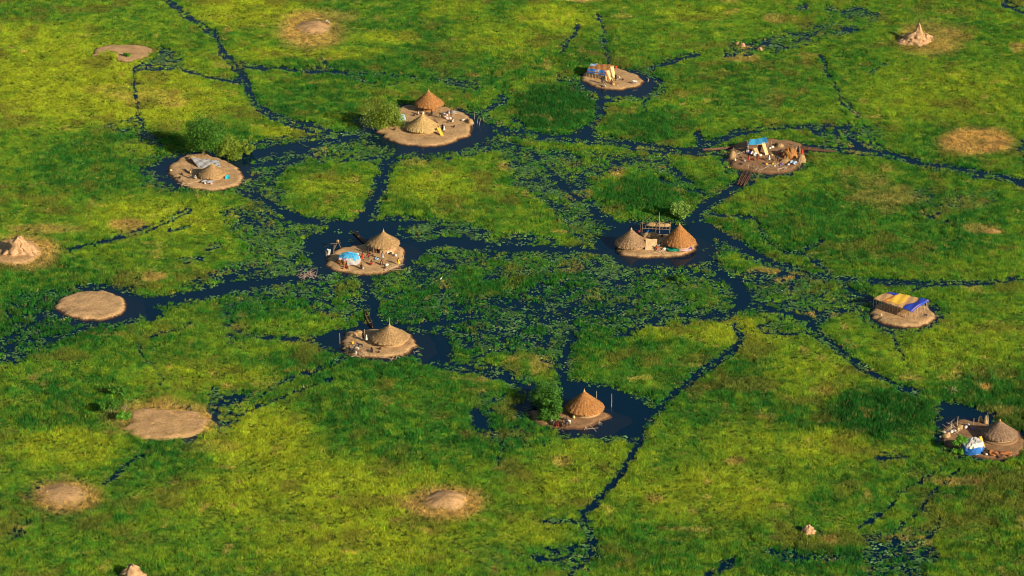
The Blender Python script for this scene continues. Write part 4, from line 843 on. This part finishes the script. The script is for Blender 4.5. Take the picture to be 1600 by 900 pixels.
# island C: shelter
def shelterC():
    b = ground_at(934, 122); t = empty('striped_shelter', b, 'straw shelter with two blue tarp pieces along its front edge', 'shelter'); o = b
    P0, P1, P2, P3 = [at(x, y, z)-o for x, y, z in ((917, 111, 2.0), (945.5, 116, 2.0), (960, 103, 2.2), (924, 101, 2.2))]
    f = lambda u, v: (P0.lerp(P1, u)).lerp(P3.lerp(P2, u), v)+Vector((0, 0, .55*math.sin(v*2.6)*(.6+.4*math.sin(u*3.1))+.07*math.sin(u*23+v*9)))
    MB().sheet(f, 16, 10, .14).build('thatch_roof', THATCH['orange'], t)
    for u0, u1, c in ((.02, .42, 'blue'), (.62, 1.0, 'blue'), (.42, .62, 'grey')): MB().sheet(lambda u, v: f(u0+(u1-u0)*u, v*.22)+Vector((0, -.05, .12-.5*(v < .01))), 8, 5, .04).build('tarp', fab(c), t)
    MB().sheet(lambda u, v: f(u*.3, .55+v*.4)+Vector((0, 0, .13)), 8, 4, .04).build('grey_tarp', fab('pale blue'), t)
    for q in range(14):
        e = P0.lerp(P1, q/13); MB().tube([(e.x, e.y+.15, -.1), (e.x+.03, e.y+.1, e.z)], .05, 5).build('post', WOOD if q % 2 else PALEWOOD, t)
    MB().sheet(lambda u, v: (P0.lerp(P1, u)+Vector((0, .35, -P0.z-.1+v*(P0.z-.5+.2*math.sin(u*20))))), 16, 4, .08).build('straw_wall', THATCH['straw'], t)
    for e in (P2, P3): MB().tube([(e.x*.95, e.y-.1, -.1), (e.x*.95, e.y-.1, e.z)], .06, 5).build('post', WOOD, t)
shelterC()
leaning(955.5, 126, 949.5, 110, 2.1, .8, 'pale yellow', 'left pale yellow mat leaning upright beside the striped shelter'); leaning(960, 121, 956, 104, 2.3, .9, 'pale yellow', 'right pale yellow mat leaning upright beside the striped shelter'); leaning(948, 128, 946, 111, 2.0, .35, 'tan', 'tan pole-like plank leaning at the right end of the striped shelter', 'leaning_plank'); leaning(952, 127.5, 947, 112, 2.0, .3, 'orange', 'orange plank leaning between shelter and yellow mats', 'leaning_plank')
can(959, 133, 'yellow jerrycan on the sand below the leaning mats'); sack(962, 106, 'red', 'small red bag behind the leaning mats', 1.2); sack(956, 104.5, 'white', 'white bag topmost behind the leaning mats', 1.0); pot(973, 125.5, 'reddish pot in the middle of the small island'); sack(967.5, 121.5, 'white', 'white bag right of the leaning mats', .8); sack(965, 134, 'white', 'white bundle at the near sand edge of the small island', .6)
sticks(993, 134, 3, 1.2, 'few sticks near the white goat', seed=4); single('driftwood', MB().tube([(0, -1.2, .05), (.15, -.3, .25), (.35, .5, .2), (-.3, 1.7, .35)], [.05, .09, .08, .04], 6), PALEWOOD, at(1012, 126, 0), 'bent pale branch in the water right of the small island', 'branch')
# island D
def canopyD():
    b = ground_at(1184, 236); t = empty('tarp_canopy', b, 'small open canopy of blue tarp on posts behind yellow mats', 'canopy'); P = [at(x, y, 2.9)-b for x, y in ((1169, 226), (1200, 222.5), (1197, 213.5), (1172, 218))]
    f = lambda u, v: (P[0].lerp(P[1], u)).lerp(P[3].lerp(P[2], u), v)+Vector((0, 0, -.2*math.sin(u*3.1)+.05*math.sin(u*14)))
    MB().sheet(f, 12, 8, .05).build('tarp', fab('sky'), t)
    for e in P: MB().tube([(e.x, e.y, -.1), (e.x, e.y, e.z)], .06, 6).build('post', PALEWOOD, t)
    MB().sheet(lambda u, v: (P[0].lerp(P[1], u)+Vector((0, .9, -2.7+v*1.9))), 6, 5, .05).build('rear_cloth', fab('brown'), t)
canopyD()
leaning(1168, 240, 1170, 222, 2.3, .6, 'white', 'white cloth hanging upright at the left post of the blue canopy'); leaning(1184, 241, 1180, 231, 1.6, .9, 'pale yellow', 'shorter yellow mat leaning under the blue canopy'); leaning(1198.5, 242, 1192.5, 223, 2.4, .9, 'pale yellow', 'taller yellow mat leaning at the right post of the blue canopy')
cloth(1172.5, 240.5, 1.4, 1.6, 'purple', 'purple-blue cloth heap under the left of the blue canopy', .7); cloth(1178, 243, 1.5, 1.6, 'white', 'white cloth heap in front of the blue canopy', .8); sack(1188, 244, 'white', 'white sack right of the shorter yellow mat', 1.2); sack(1207, 231, 'white', 'white sack behind the taller yellow mat', 1.2); sack(1203, 232.5, 'white', 'smaller white sack behind the taller yellow mat', .9); pot(1213.5, 227.5, 'dark clay pot near the rear shore of the crowded island', s=1.5)
def dome(px, py, rx, h, label, m, cat='shelter', name='dome_shelter', patches=(), ry=None, rough_=.05):
    b = ground_at(px, py); t = empty(name, b, label, cat); ry = ry or rx; sd = int(px)
    def sph(az, el, k=1.0): n = 1+rough_*(2*float(vnoise(math.cos(az)*3+el*2, math.sin(az)*3+el, .5, sd))-1)*2; return Vector((rx*k*n*math.cos(az)*math.cos(el), ry*k*n*math.sin(az)*math.cos(el), h*k*n*math.sin(el)))
    MB().sheet(lambda u, v: sph(u*2*math.pi, v*1.5708*.99-.02), 32, 12, .05).build('cover', m, t)
    for a0, a1, e0, e1, pm, k in patches:
        MB().sheet(lambda u, v: sph(R(a0+(a1-a0)*u), R(e0+(e1-e0)*v+4*math.sin(u*11+a0)), k), 16, 10, .03).build('tarp_piece', fab(pm) if isinstance(pm, str) else pm, t)
    return t
dome(1233.5, 245, 1.75, 2.1, 'rounded dark brown thatch dome at the right of the crowded island', THATCH['orange'], rough_=.08); reeds(1227, 252, 1.1, .6, 'low tan straw heap in front of the brown dome', THATCH['tan'])
reeds(1252, 254, .9, 1.9, 'tall tan reed heap at the right end of the crowded island'); reeds(1145, 246, .8, 1.7, 'reed stack at the left end of the crowded island'); stake(1151, 247, 2.0, 'pale upright post right of the left reed stack', (0, 0), .08); stake(1143, 241, 1.8, 'thin post left of the left reed stack', (.5, 0)); cloth(1240, 256.5, 1.6, 1.6, 'pale blue', 'pale blue bundle right below the brown dome', .7)
for x, y, n_, L_, lb in [(1200, 262, 10, 2.6, 'tangle of sticks in the lower middle of the crowded island'), (1213, 258, 10, 2.0, 'pale sticks piled left of the straw heap'), (1226, 262, 9, 2.6, 'sticks spread along the near shore below the straw heap'), (1190, 266, 6, 2.0, 'thin sticks at the near shore below the dark red figure'), (1243, 232, 8, 2.2, 'branches piled against the canoe bows')]: sticks(x, y, n_, L_, lb, spread=.8)
for x, y, h, ln, lb in [(1190, 268, 1.3, (0, 0), 'left short post on the near shore of the crowded island'), (1216, 270, 1.3, (.1, 0), 'right short post on the near shore of the crowded island'), (1248, 264, 1.2, (.5, .6), 'leaning post at the right near shore of the crowded island'), (1251, 258, 1.5, (-.3, .3), 'leaning post just below the tall tan reed heap'), (1169, 264, 1.1, (0, 0), 'short post above the three narrow canoes'), (1204, 228, 1.8, (.3, 0), 'post near the rear shore behind the white sacks')]: stake(x, y, h, lb, ln)
sack(1221, 257, 'purple', 'purple bag among the sticks left of the straw heap', .9); sack(1210, 260, 'white', 'white bag among the sticks below the black figure', .8); can(1198, 258, 'yellow jerrycan left of the person in yellow'); can(1149, 251, 'pale jerrycan at the foot of the left reed stack', 'white')
for x, y, c, lb in [(1160, 247, 'brown', 'brown sack between the left reed stack and the white hanging cloth'), (1163, 252, 'grey', 'grey sack left of the person in bright red'), (1176, 250, 'dark red', 'dark red bundle between the two people in red'), (1192, 249, 'orange', 'orange bundle right of the person in dark red'), (1221, 236, 'dark', 'black sack left of the brown dome'), (1218, 241, 'red', 'red sack left of the brown dome'), (1206, 243, 'tan', 'tan sack behind the person in the white top'), (1232, 258, 'pink', 'pink bundle below the low tan straw heap'), (1195, 256, 'brown', 'brown sack left of the person in yellow'), (1158, 257, 'dark', 'black sack nearest the three narrow canoes')]: sack(x, y, c, lb, 1.0)
sticks(1175, 261, 10, 2.2, 'dark sticks spread above the three narrow canoes', m=WOOD, spread=.9); sticks(1156, 241, 8, 1.8, 'sticks between the left reed stack and the canopy', spread=.7, up=.6); sticks(1237, 250, 8, 2.0, 'dark sticks between the straw heap and the pale blue bundle', m=WOOD, spread=.7, up=.6)
reeds(1187, 226, 1.0, .9, 'reed heap behind the right side of the blue canopy'); reeds(1219, 229, .8, .8, 'reed heap behind the left of the brown dome'); sticks(700, 191, 8, 1.3, 'dark sticks in front of the goods heap by the open hut', m=WOOD, spread=.6)
# island E
dome(545, 409, 2.5, 2.0, 'low dome tent patched with bright blue tarp and grey plastic', THATCH['orange'], 'tent', 'dome_tent', [(20, 200, 28, 88, 'sky', 1.03), (-160, 20, 42, 88, 'sky', 1.03), (-95, 5, 4, 44, 'grey', 1.045), (-60, -10, 30, 60, 'sky', 1.06), (-160, -95, 30, 42, 'pink', 1.05), (0, 60, 5, 30, 'pale blue', 1.03)], 2.3)
for x, y, h, ln, lb in [(509.5, 401, 1.6, (0, 0), 'thin stake furthest left on the blue tent island'), (521, 395.5, 2.1, (.2, 0), 'thick pale post left of the blue tarp tent'), (629, 411.5, 1.5, (.1, 0), 'upright stake at the right tip beyond the person in yellow'), (545.5, 421, .8, (0, 0), 'short white peg in front of the blue tarp tent'), (631, 405, 1.2, (-.3, .2), 'leaning stake behind the right tip of the blue tent island')]: stake(x, y, h, lb, ln, .07)
leaning(513.5, 399, 515, 389.5, 1.2, .55, 'white', 'pale hide hung upright at the left end of the blue tent island'); sack(512, 391, 'white', 'white bag behind the hanging pale hide', .8)
def aframe():
    b = ground_at(528, 388); t = empty('pole_rack', b, 'A-frame of rough poles behind the blue tarp tent', 'rack')
    for p, q in [((-.9, 0, -.2), (0, .1, 2.0)), ((.9, 0, -.2), (-.1, .1, 2.0)), ((-.7, .9, -.2), (0, .2, 1.9)), ((-1.6, .1, 1.2), (.7, 0, 1.5))]: MB().tube([p, q], [.07, .05], 6).build('pole', WOOD, t)
    MB().lathe([(.3, 1.75), (.4, 1.95), (.2, 2.2)], 8, .15, 3).build('bundle', REED, t)
aframe()
for x, y, c, lb in [(606, 396, 'white', 'left white sack in the row before the mud walled hut'), (609.5, 394.5, 'white', 'middle white sack in the row before the mud walled hut'), (613, 396.5, 'tan', 'tan sack in the row before the mud walled hut'), (618, 400, 'white', 'right white sack set apart before the mud walled hut'), (604.5, 415, 'white', 'white sack beside the person in orange'), (558, 398, 'pale blue', 'pale bag leaning on the rear right of the blue tarp tent')]: sack(x, y, c, lb, 1.15)
pot(610, 397.5, 'dark pot between the white sacks by the mud wall'); pot(601.5, 419.5, 'black pot below the person in orange'); pot(551, 415, 'brown pot before the grey flap of the dome tent'); sack(567, 420, 'white', 'small white bag beside the crouching figure in black', .7); sack(537, 420.5, 'orange', 'orange bundle left of the crouching figure in dark red', .9); sticks(612, 417, 10, 3, 'sticks spread on the right near shore of the blue tent island', spread=1.0, up=.1); cloth(589, 405, .9, 1.0, 'pale blue', 'small pale cloth on the sand before the doorway', .2)
# island F
def rackF():
    b = at(1025, 362, 0); t = empty('drying_rack', b, 'pole platform loaded with reeds standing in the water behind the twin huts', 'rack')
    C4 = [at(x, y, 1.5)-b for x, y in ((1003, 356), (1046, 358), (1047, 350), (1004, 348))]
    for i, e in enumerate(C4+[(C4[0]+C4[1])/2, (C4[2]+C4[3])/2]): MB().tube([(e.x, e.y, -1.0), (e.x+.05, e.y, 1.9)], .07, 6).build('post', WOOD, t)
    for k in range(9): a = C4[0].lerp(C4[1], k/8); c = C4[3].lerp(C4[2], k/8); MB().tube([a, c], .05, 5).build('cross_pole', WOOD, t)
    for a, c in ((C4[0], C4[1]), (C4[3], C4[2])): MB().tube([a+Vector((0, 0, -.1)), c+Vector((0, 0, -.1))], .07, 6).build('rail', WOOD, t)
    for u_, r_ in ((.38, 1.1), (.72, 1.4), (.88, 1.0)):
        q = C4[0].lerp(C4[1], u_)+Vector((0, 1.6, .06)); m_ = MB().lathe([(r_, 0), (r_, .25), (r_*.5, .6)], 10, .2, int(u_*99), 1.2, .7)
        for v in m_.V: v += q
        m_.build('reed_load', REED, t)
rackF()
stake(1031, 364, 5.2, 'very tall thin pole between the twin huts', (-.25, 0), .07); reeds(1020, 370, 1.2, 1.1, 'heap of reeds piled behind the hanging tan cloth'); reeds(1011, 369, .8, .9, 'smaller reed heap right behind the left steep hut')
leaning(1017, 391, 1018, 373.5, 1.5, 2.5, 'tan', 'tan cloth hung like a curtain between the twin huts', 'hanging_cloth'); cloth(1051, 389.5, 2.5, 3.2, 'green', 'green net spread in front of the right steep hut', .35, .2); cloth(1069, 390, 2.6, 2.6, 'pink', 'pinkish white sheet spread right of the green net', .3, .1); cloth(1078, 388.5, 1.0, 1.6, 'purple', 'lavender cloth at the right end of the pinkish sheet', .3)
for x, y, c, lb in [(1004, 367, 'pale yellow', 'pale sack behind the left steep hut'), (1012, 362, 'blue', 'blue barrel-like bag between huts and platform'), (1031, 379, 'pale yellow', 'pale sack right of the hanging tan cloth'), (1028, 384, 'white', 'white sack at the foot of the hanging tan cloth'), (998, 363, 'dark red', 'dark red bag behind the tip of the left steep hut'), (1038, 390, 'white', 'white sack left of the green net')]: sack(x, y, c, lb, 1.1)
pot(1034.5, 370, 'grey pot under the tall thin pole'); sticks(1033, 393, 8, 2.4, 'sticks on the sand between hanging cloth and green net', up=.1); stake(1000.5, 361, 1.8, 'dark stake left of the platform', m=WOOD)
# island G
stake(531, 537, 2.5, 'tall pale stake at the left end of the wide hut island', (0, 0), .06); stake(569.5, 528, 2.0, 'post with a white wrapped top by the moored canoe', (.05, 0), .08)
reeds(553, 524, .9, .7, 'brown reed heap at the rear left shore of the wide hut island'); reeds(560, 520.5, .8, .6, 'second smaller reed heap toward the moored canoe'); sack(555, 527, 'white', 'white bag in front of the brown reed heap', .8); can(551.5, 537, 'yellow jerrycan on sand left of the wide hut'); pot(594, 546, 'dark pot below the eave of the wide low hut'); pot(592, 551, 'small dark pot lower in front of the wide low hut', s=.8)
for x, y, lb in [(566, 559, 'left fence stick by the goats'), (569, 560, 'middle fence stick by the goats'), (573, 559.5, 'right fence stick by the goats'), (543, 554, 'stick left of the goats')]: stake(x, y, 1.3, lb, (.1, 0), .05, WOOD)
sticks(562, 550, 12, 2.6, 'pale poles lying among the goats', spread=1.0); sticks(618, 557.5, 7, 4, 'bent driftwood along the near shore below the wide low hut', spread=1.6, name='driftwood', up=.3); sticks(650, 549, 4, 1.6, 'driftwood at the right tip of the wide hut island', name='driftwood')
# island H
sack(896.5, 653, 'pale yellow', 'pale cushion-like sack in front of the reddish hut', 1.2); sticks(871, 669.5, 9, 2.2, 'sticks at the feet of the three crouching people', m=WOOD, up=.1); stake(861, 664, 1.3, 'short pale stake left of the crouching people', (.1, 0)); sticks(921, 669, 6, 2.6, 'pale branches in the water below the reddish hut', name='driftwood', up=.4); sticks(938, 662, 6, 1.8, 'white tangled branches off the right near shore of the reddish hut', name='driftwood', up=.5)
stake(932, 622, 1.6, 'short pale pole in the water right of the reddish hut tip', (0, 0), .06); stake(955.5, 636, 2.9, 'taller white pole in the open water right of the reddish hut', (0, 0), .06); can(863, 661, 'white jerrycan left of the crouching people', 'white'); pot(881, 656, 'dark pot left of the pale sack')
# island I : long stilted shelter
def shelterI():
    b = ground_at(1405, 490); t = empty('stilted_shelter', b, 'long low platform roof on many thin posts with yellow and blue tarps', 'shelter'); Z = b.z+1.9
    P = [at(x, y, Z)-b for x, y in ((1365.5, 467), (1424, 486.5), (1451, 469), (1391, 456.5))]
    f = lambda u, v: (P[0].lerp(P[1], u)).lerp(P[3].lerp(P[2], u), v)+Vector((0, 0, .16*math.sin(u*6.3+.5)*math.sin(v*3.1)+.04*math.sin(u*31+v*7)+.2*math.sin(v*3.1)))
    MB().sheet(f, 30, 14, .12).build('mat_roof', THATCH['orange'] if 0 else mat('woven_mat', (.50, .27, .10), .9, .25, 4, .5, .2, (.60, .36, .15)), t)
    up = Vector((0, 0, .11))
    MB().sheet(lambda u, v: f(.27+.30*u+.05*math.sin(v*5), .12+.9*v)+up, 14, 12, .03).build('yellow_tarp', fab('yellow'), t)
    MB().sheet(lambda u, v: f(.24+.10*u, .98*v)+up*.7, 5, 12, .03).build('orange_cloth', fab('orange'), t)
    MB().sheet(lambda u, v: f(.80+.22*u-.06*math.sin(v*7)*(1-u), -.02+1.02*v)+up*1.2+Vector((0, 0, -.35*max(0, u-.85)/.15)), 12, 14, .03).build('blue_tarp', fab('deep blue'), t)
    MB().sheet(lambda u, v: f(.04+.24*u, .66+.30*v)+up*1.1, 8, 6, .03).build('blue_tarp', fab('deep blue'), t)
    r_ = random.Random(3)
    for q in range(15): e = P[0].lerp(P[1], q/14); MB().tube([(e.x+r_.uniform(-.1, .1), e.y+.1+r_.uniform(-.1, .2), -.2), (e.x, e.y+.1, e.z)], .045, 5).build('post', PALEWOOD, t)
    for q in range(1, 9): e = P[1].lerp(P[2], q/8); MB().tube([(e.x+r_.uniform(-.1, .3), e.y-.1, -.2), (e.x-.1, e.y, e.z+.12)], .045, 5).build('post', PALEWOOD, t)
    for q in range(6): e = P[3].lerp(P[2], q/6); MB().tube([(e.x, e.y-.1, -.2), (e.x, e.y-.1, e.z)], .045, 5).build('post', WOOD, t)
    for a, c in ((P[0], P[1]), (P[1], P[2]), (P[3], P[2])): MB().tube([a+Vector((0, .05, -.12)), c+Vector((0, .05, -.12))], .06, 6).build('rail', PALEWOOD, t)
    for q in range(9): a = P[0].lerp(P[1], (q+.3)/9.3)*.98; MB().tube([(a.x, a.y+.2, -.1), (a.x+r_.uniform(.8, 1.2), a.y-.2, a.z-.3)], .03, 5).build('brace', PALEWOOD, t)
    for q in range(5): a = P[1].lerp(P[2], (q+.6)/5.5); MB().tube([(a.x+.1, a.y-.1, a.z), (a.x+r_.uniform(.3, .8), a.y-.3, -.1)], .03, 5).build('brace', PALEWOOD, t)
shelterI(); can(1377, 493.5, 'yellow jerrycan alone on sand below the long stilted shelter', 'pale yellow'); sticks(1450, 495, 5, 1.5, 'sticks by the right end of the long stilted shelter'); sack(1447, 493, 'dark', 'dark bundle under the right end of the stilted shelter', .8)
# island J
dome(1519, 703, 2.2, 2.5, 'domed tent with grey and white top and bright blue lower tarp', fab('grey'), 'tent', 'dome_tent', [(-175, -5, -2, 30, 'blue', 1.03), (-175, -5, 28, 48, 'white', 1.045), (-5, 60, 0, 25, 'pale blue', 1.03)], 2.0)
leaning(1539.5, 705, 1532, 682, 2.2, .5, 'yellow', 'front orange plank leaning between tent and dull brown hut', 'leaning_plank'); leaning(1537, 705, 1528.5, 684, 2.1, .4, 'orange', 'rear orange plank leaning between tent and dull brown hut', 'leaning_plank')
for q, (x, y, lb) in enumerate([(1553, 709, 'left orange reed mat drying in front of the dull brown hut'), (1562, 711, 'middle orange reed mat drying in front of the dull brown hut'), (1571, 710, 'right orange reed mat drying in front of the dull brown hut')]): cloth(x, y, 1.7, 2.3, 'orange' if q != 1 else 'brown', lb, .3, q*.7, q)
for x, y, c, s_, lb in [(1475, 677, 'white', 1.1, 'white bag at the far left of the littered homestead'), (1482, 680, 'tan', 1.2, 'tan sack low on the left of the littered homestead'), (1487, 676, 'white', 1.2, 'white sack left of the domed tent top'), (1492, 674, 'white', .9, 'small white sack behind the domed tent'), (1497, 672, 'tan', 1.2, 'tan sack behind the domed tent'), (1509, 669, 'pink', 1.3, 'pinkish sack right behind the domed tent'), (1518.5, 671, 'purple', 1.0, 'purple barrel-like bag right behind the domed tent'), (1513, 665, 'white', 1.0, 'white sack at the rear shore of the littered homestead'), (1470, 684, 'white', .9, 'white bag lowest at the left tip of the littered homestead'), (1541, 711, 'white', .8, 'white bag below the leaning orange planks'), (1561, 716, 'white', .7, 'white bag below the drying reed mats')]: sack(x, y, c, lb, s_)
reeds(1478, 682, .7, .6, 'reed heap at the left of the littered homestead'); reeds(1500, 668, .7, .6, 'brown reed heap behind the domed tent'); reeds(1540, 661, .35, 1.9, 'upright reed bundle on posts left of the dull brown hut tip'); reeds(1531.5, 658, .4, 1.4, 'short upright bundle left of the tall reed bundle')
for x, y, h, ln, lb in [(1495, 668, 2.4, (.1, 0), 'tall post topped with a bundle at the rear of the littered homestead'), (1485, 672, 2.0, (.2, 0), 'shorter post left of the tall bundled post'), (1544, 664, 2.3, (-.2, 0), 'leaning stake right of the upright reed bundle'), (1521, 665, 1.6, (0, 0), 'thin stake in the dark water behind the purple bag'), (1476, 695, 1.0, (0, 0), 'short stake at the lower left of the littered homestead')]: stake(x, y, h, lb, ln, .08)
sticks(1488, 672, 12, 3, 'tangle of branches left behind the domed tent', spread=1.0, up=.7); sticks(1505, 664, 8, 2.6, 'poles lying behind the domed tent', m=WOOD, spread=.8, up=.4); sticks(1479, 690, 8, 2.5, 'sticks at the lower left of the littered homestead', m=WOOD); pot(1537, 709, 'dark pot at the foot of the leaning planks')

# ---------------------------------------------------------------- termite mounds
def mound(px, py, lumps, label, seed=0):
    """one mesh: several weathered lumps of clay, each (dx, dy, radius, height, taper)"""
    b = ground_at(px, py); b.z -= .2; V = []; F = []; NA, NR = 36, 16
    for q, (dx, dy, r, h, ex) in enumerate(lumps):
        k0 = len(V); sd = seed+q*7
        for j in range(NR+1):
            f = j/NR; rad_ = r*(1-f)**ex
            for a in range(NA):
                t = 2*math.pi*a/NA; e = 1+.8*(float(vnoise(math.cos(t)*2+5, math.sin(t)*2+f*3+5, .9, sd))-.5)+.4*(float(vnoise(math.cos(t)*5+5, math.sin(t)*5+f*9+5, .9, sd+3))-.5)
                V.append((dx+rad_*e*math.cos(t)+.08*r*math.sin(f*4+sd), dy+rad_*e*math.sin(t), h*f*(1+.06*math.sin(3*t+sd))))
        for j in range(NR):
            for a in range(NA): F.append((k0+j*NA+a, k0+j*NA+(a+1) % NA, k0+(j+1)*NA+(a+1) % NA, k0+(j+1)*NA+a))
        F.append(tuple(k0+NR*NA+a for a in range(NA)))
    o = mesh_obj('termite_mound', V, F, MOUND, smooth=True); o.location = b; tag(o, label, 'mound')
mound(1430, 66, [(0, 0, 3.6, 2.9, .6), (.6, .3, 2.2, 4.0, .6), (2.5, .2, 2.4, 2.4, .5), (-2.6, 0, 2.2, 1.2, .5), (.8, .4, 1.2, 4.9, .35)], 'spired termite mound of lumpy clay near the upper right corner', 3)
mound(26, 391, [(0, 0, 2.3, 3.1, .35), (.6, .3, 1.6, 3.5, .3), (1.8, -.2, 2.2, 2.2, .5), (-1.2, -.8, 2.2, 1.0, .6), (3.0, .2, 1.7, 1.4, .45)], 'blunt pale termite mound at the left edge', 12)
mound(1262, 832, [(0, 0, 1.25, 1.5, .45), (1.25*.4, -.2, 1.25*.8, 1.5*.6, .5)], 'tiny pinkish termite mound low in the right half', 17); mound(208, 900, [(0, 0, 1.9, 2.3, .45), (1.9*.4, -.2, 1.9*.8, 2.3*.6, .5)], 'straw-topped mound cut by the bottom edge', 21); mound(1187, 79, [(0, 0, .9, 1.1, .45), (.9*.4, -.2, .9*.8, 1.1*.6, .5)], 'little orange mound beside the upper right pools', 25)
mound(1152, 70, [(0, 0, .6, 1.0, .45), (.6*.4, -.2, .6*.8, 1.0*.6, .5)], 'left of two pinkish mounds in the upper right pools', 27); mound(1160, 72, [(0, 0, .8, 1.1, .45), (.8*.4, -.2, .8*.8, 1.1*.6, .5)], 'right of two pinkish mounds in the upper right pools', 29)
sticks(1490, 611, 9, 2.0, 'pinkish driftwood heap in grass behind the littered homestead', m=mat('pink_wood', (.55, .36, .30), .9, .2), name='driftwood', up=.9); sticks(483, 430, 40, 1.7, 'bleached dead bush lying in water left of the blue tent island', m=mat('bleached_wood', (.36, .26, .20), .9, .3), name='dead_bush', spread=1.1, up=1.0)
sticks(195, 637, 7, 1.6, 'pale dead branches behind the brown earth patch', name='driftwood', up=.8); sticks(1420, 840, 4, 1.2, 'small pinkish stump heap in the lower right swamp', name='driftwood', up=.6)

# ---------------------------------------------------------------- trees and bushes
LEAF = {'mid': leafmat('leaf_mid', None, ((.03, .13, .012), (.10, .25, .022)), .6, .15), 'dark': leafmat('leaf_dark', None, ((.030, .125, .010), (.10, .25, .018)), .6, .15), 'olive': leafmat('leaf_olive', None, ((.11, .19, .016), (.25, .34, .028)), .6, .15), 'pale': leafmat('leaf_pale', None, ((.13, .26, .035), (.26, .40, .08)), .6, .15), 'fresh': leafmat('leaf_fresh', None, ((.06, .22, .014), (.16, .38, .03)), .6, .15)}
def tree(px, py, H, Wd, label, leaf, nb=14, nl=2600, trunk=.35, low=.25, name='tree', cat='tree', lsz=.28, dx=0.0, dy=1.0):
    b = at(px, py, 0); b.z = max(gz(b.x, b.y), 0); t = empty(name, b, label, cat); r_ = random.Random(int(px)); tr = MB(); top = H*.8
    tr.tube([(0, 0, -.3), (.05*H*.3, 0, H*.18), (dx*.5, 0, H*.42)], [trunk, trunk*.8, trunk*.6], 8); blobs = []
    for q in range(nb):
        a = 6.283*q/nb*2.4+r_.uniform(-.4, .4); rad_ = Wd/2*r_.uniform(.25, .78) if q else 0; f = r_.uniform(0, 1); z = H*(low+.12)+(H*(1-low)-H*.24)*f*(1-.35*(rad_/(Wd/2))); x, y = rad_*math.cos(a)+dx, rad_*math.sin(a)*dy
        s_ = Wd*r_.uniform(.13, .21); s_ *= 1.1; blobs.append((x, y, z, s_)); tr.tube([(dx*.3, 0, H*.3), (x*.5+dx*.2, y*.5, z*.6+H*.1), (x, y, z)], [trunk*.4, trunk*.25, trunk*.1], 5)
    tr.build('trunk', BARK, t, True)
    V = []; F = []
    nl = int(nl*1.7)
    for q in range(nl):
        x, y, z, s_ = blobs[q % nb]; d = Vector((r_.gauss(0, 1), r_.gauss(0, 1), r_.gauss(0, 1))).normalized()*s_*(r_.uniform(.45, 1.0) if q % 9 else r_.uniform(1.0, 1.45)); d.z *= .8; c = Vector((x, y, z))+d
        if c.z < .15: c.z = r_.uniform(.15, .4)
        u = Vector((r_.gauss(0, 1), r_.gauss(0, 1), r_.gauss(0, 1))).normalized(); n_ = (d.normalized()*.6+Vector((r_.gauss(0, .6), r_.gauss(0, .6), r_.gauss(.3, .6)))).normalized(); u = n_.cross(u).normalized(); v = n_.cross(u); l = lsz*1.25*r_.uniform(.6, 1.3); k = len(V)
        V += [c-u*l*.5, c+v*l*.3, c+u*l*.6, c-v*l*.3]; F.append((k, k+1, k+2, k+3))
    mesh_obj('crown', V, F, LEAF[leaf], t); return t
tree(318, 243, 9.0, 11.5, 'big dark green tree with a pale trunk on the rear shore of its island', 'dark', 24, 6500, .42, .2)
tree(358, 244, 4.8, 7.6, 'broad yellowish bush right of the big dark tree', 'olive', 16, 3600, .2, .0, 'bush', 'bush'); tree(383, 240, 3.4, 5, 'lower yellowish bush furthest right of the big dark tree', 'olive', 9, 1500, .12, .0, 'bush', 'bush')
tree(600, 201, 6.6, 10.4, 'olive spreading tree at the left end of the large sandy island', 'olive', 24, 5200, .3, .04, dy=.7)
tree(1062, 342, 5.6, 4.6, 'pale green feathery tree in the reeds behind the twin huts', 'pale', 12, 2200, .12, .02, lsz=.26); tree(860, 656, 4.6, 6.0, 'dense fresh green bush on the crescent island beside the reddish hut', 'mid', 18, 3600, .2, .0, 'bush', 'bush')
tree(853, 634, 4.6, 8.0, 'darker shrub thicket just behind the dense fresh green bush', 'mid', 14, 3000, .12, .0, 'bush', 'bush', dy=.9); tree(1500, 707, 3.6, 3.6, 'small green bush against the left side of the domed tent', 'fresh', 9, 1500, .1, .0, 'bush', 'bush')
tree(174, 650, 3.8, 4.2, 'sparse shrub with bare white stems above the brown earth patch', 'dark', 9, 520, .10, .45, 'bush', 'bush'); tree(192, 656, 1.9, 4.0, 'low leafy shrub at the left rim of the brown earth patch', 'fresh', 7, 700, .08, .0, 'bush', 'bush')
tree(199, 90, 1.0, 2.2, 'tiny green shrub on the crescent sandbank', 'fresh', 5, 300, .05, .0, 'bush', 'bush'); tree(185, 620, 2.6, 4.2, 'dark low shrub behind the shrub with white stems', 'dark', 8, 700, .08, .0, 'bush', 'bush'); tree(1063, 440, 1.7, 3, 'lone dark green reed tuft in open water below the twin huts', 'dark', 6, 600, .05, .0, 'bush', 'bush')

# ---------------------------------------------------------------- repeats of one kind share a group
GROUPS = {'person': 'people on the islands', 'hut': 'thatched huts on the islands', 'goat': 'goats on the islands', 'bird': 'white storks and birds', 'canoe': 'dugout canoes moored at the islands', 'sack': 'sacks and bundles lying about the homesteads', 'pot': 'cooking pots and basins',
          'jerrycan': 'plastic jerrycans', 'stake': 'wooden stakes at the shores', 'mound': 'termite mounds in the marsh', 'reeds': 'heaps of reeds and straw', 'woodpile': 'stick and firewood heaps', 'branch': 'driftwood and dead branches', 'bush': 'bushes and shrubs', 'tree': 'trees on the islands', 'cloth': 'cloths spread on the ground', 'mat': 'mats leaning or hanging', 'plank': 'leaning planks'}
for o in scene.objects:
    if o.parent is None and o.get('category') in GROUPS and not o.get('group'): o['group'] = GROUPS[o['category']]
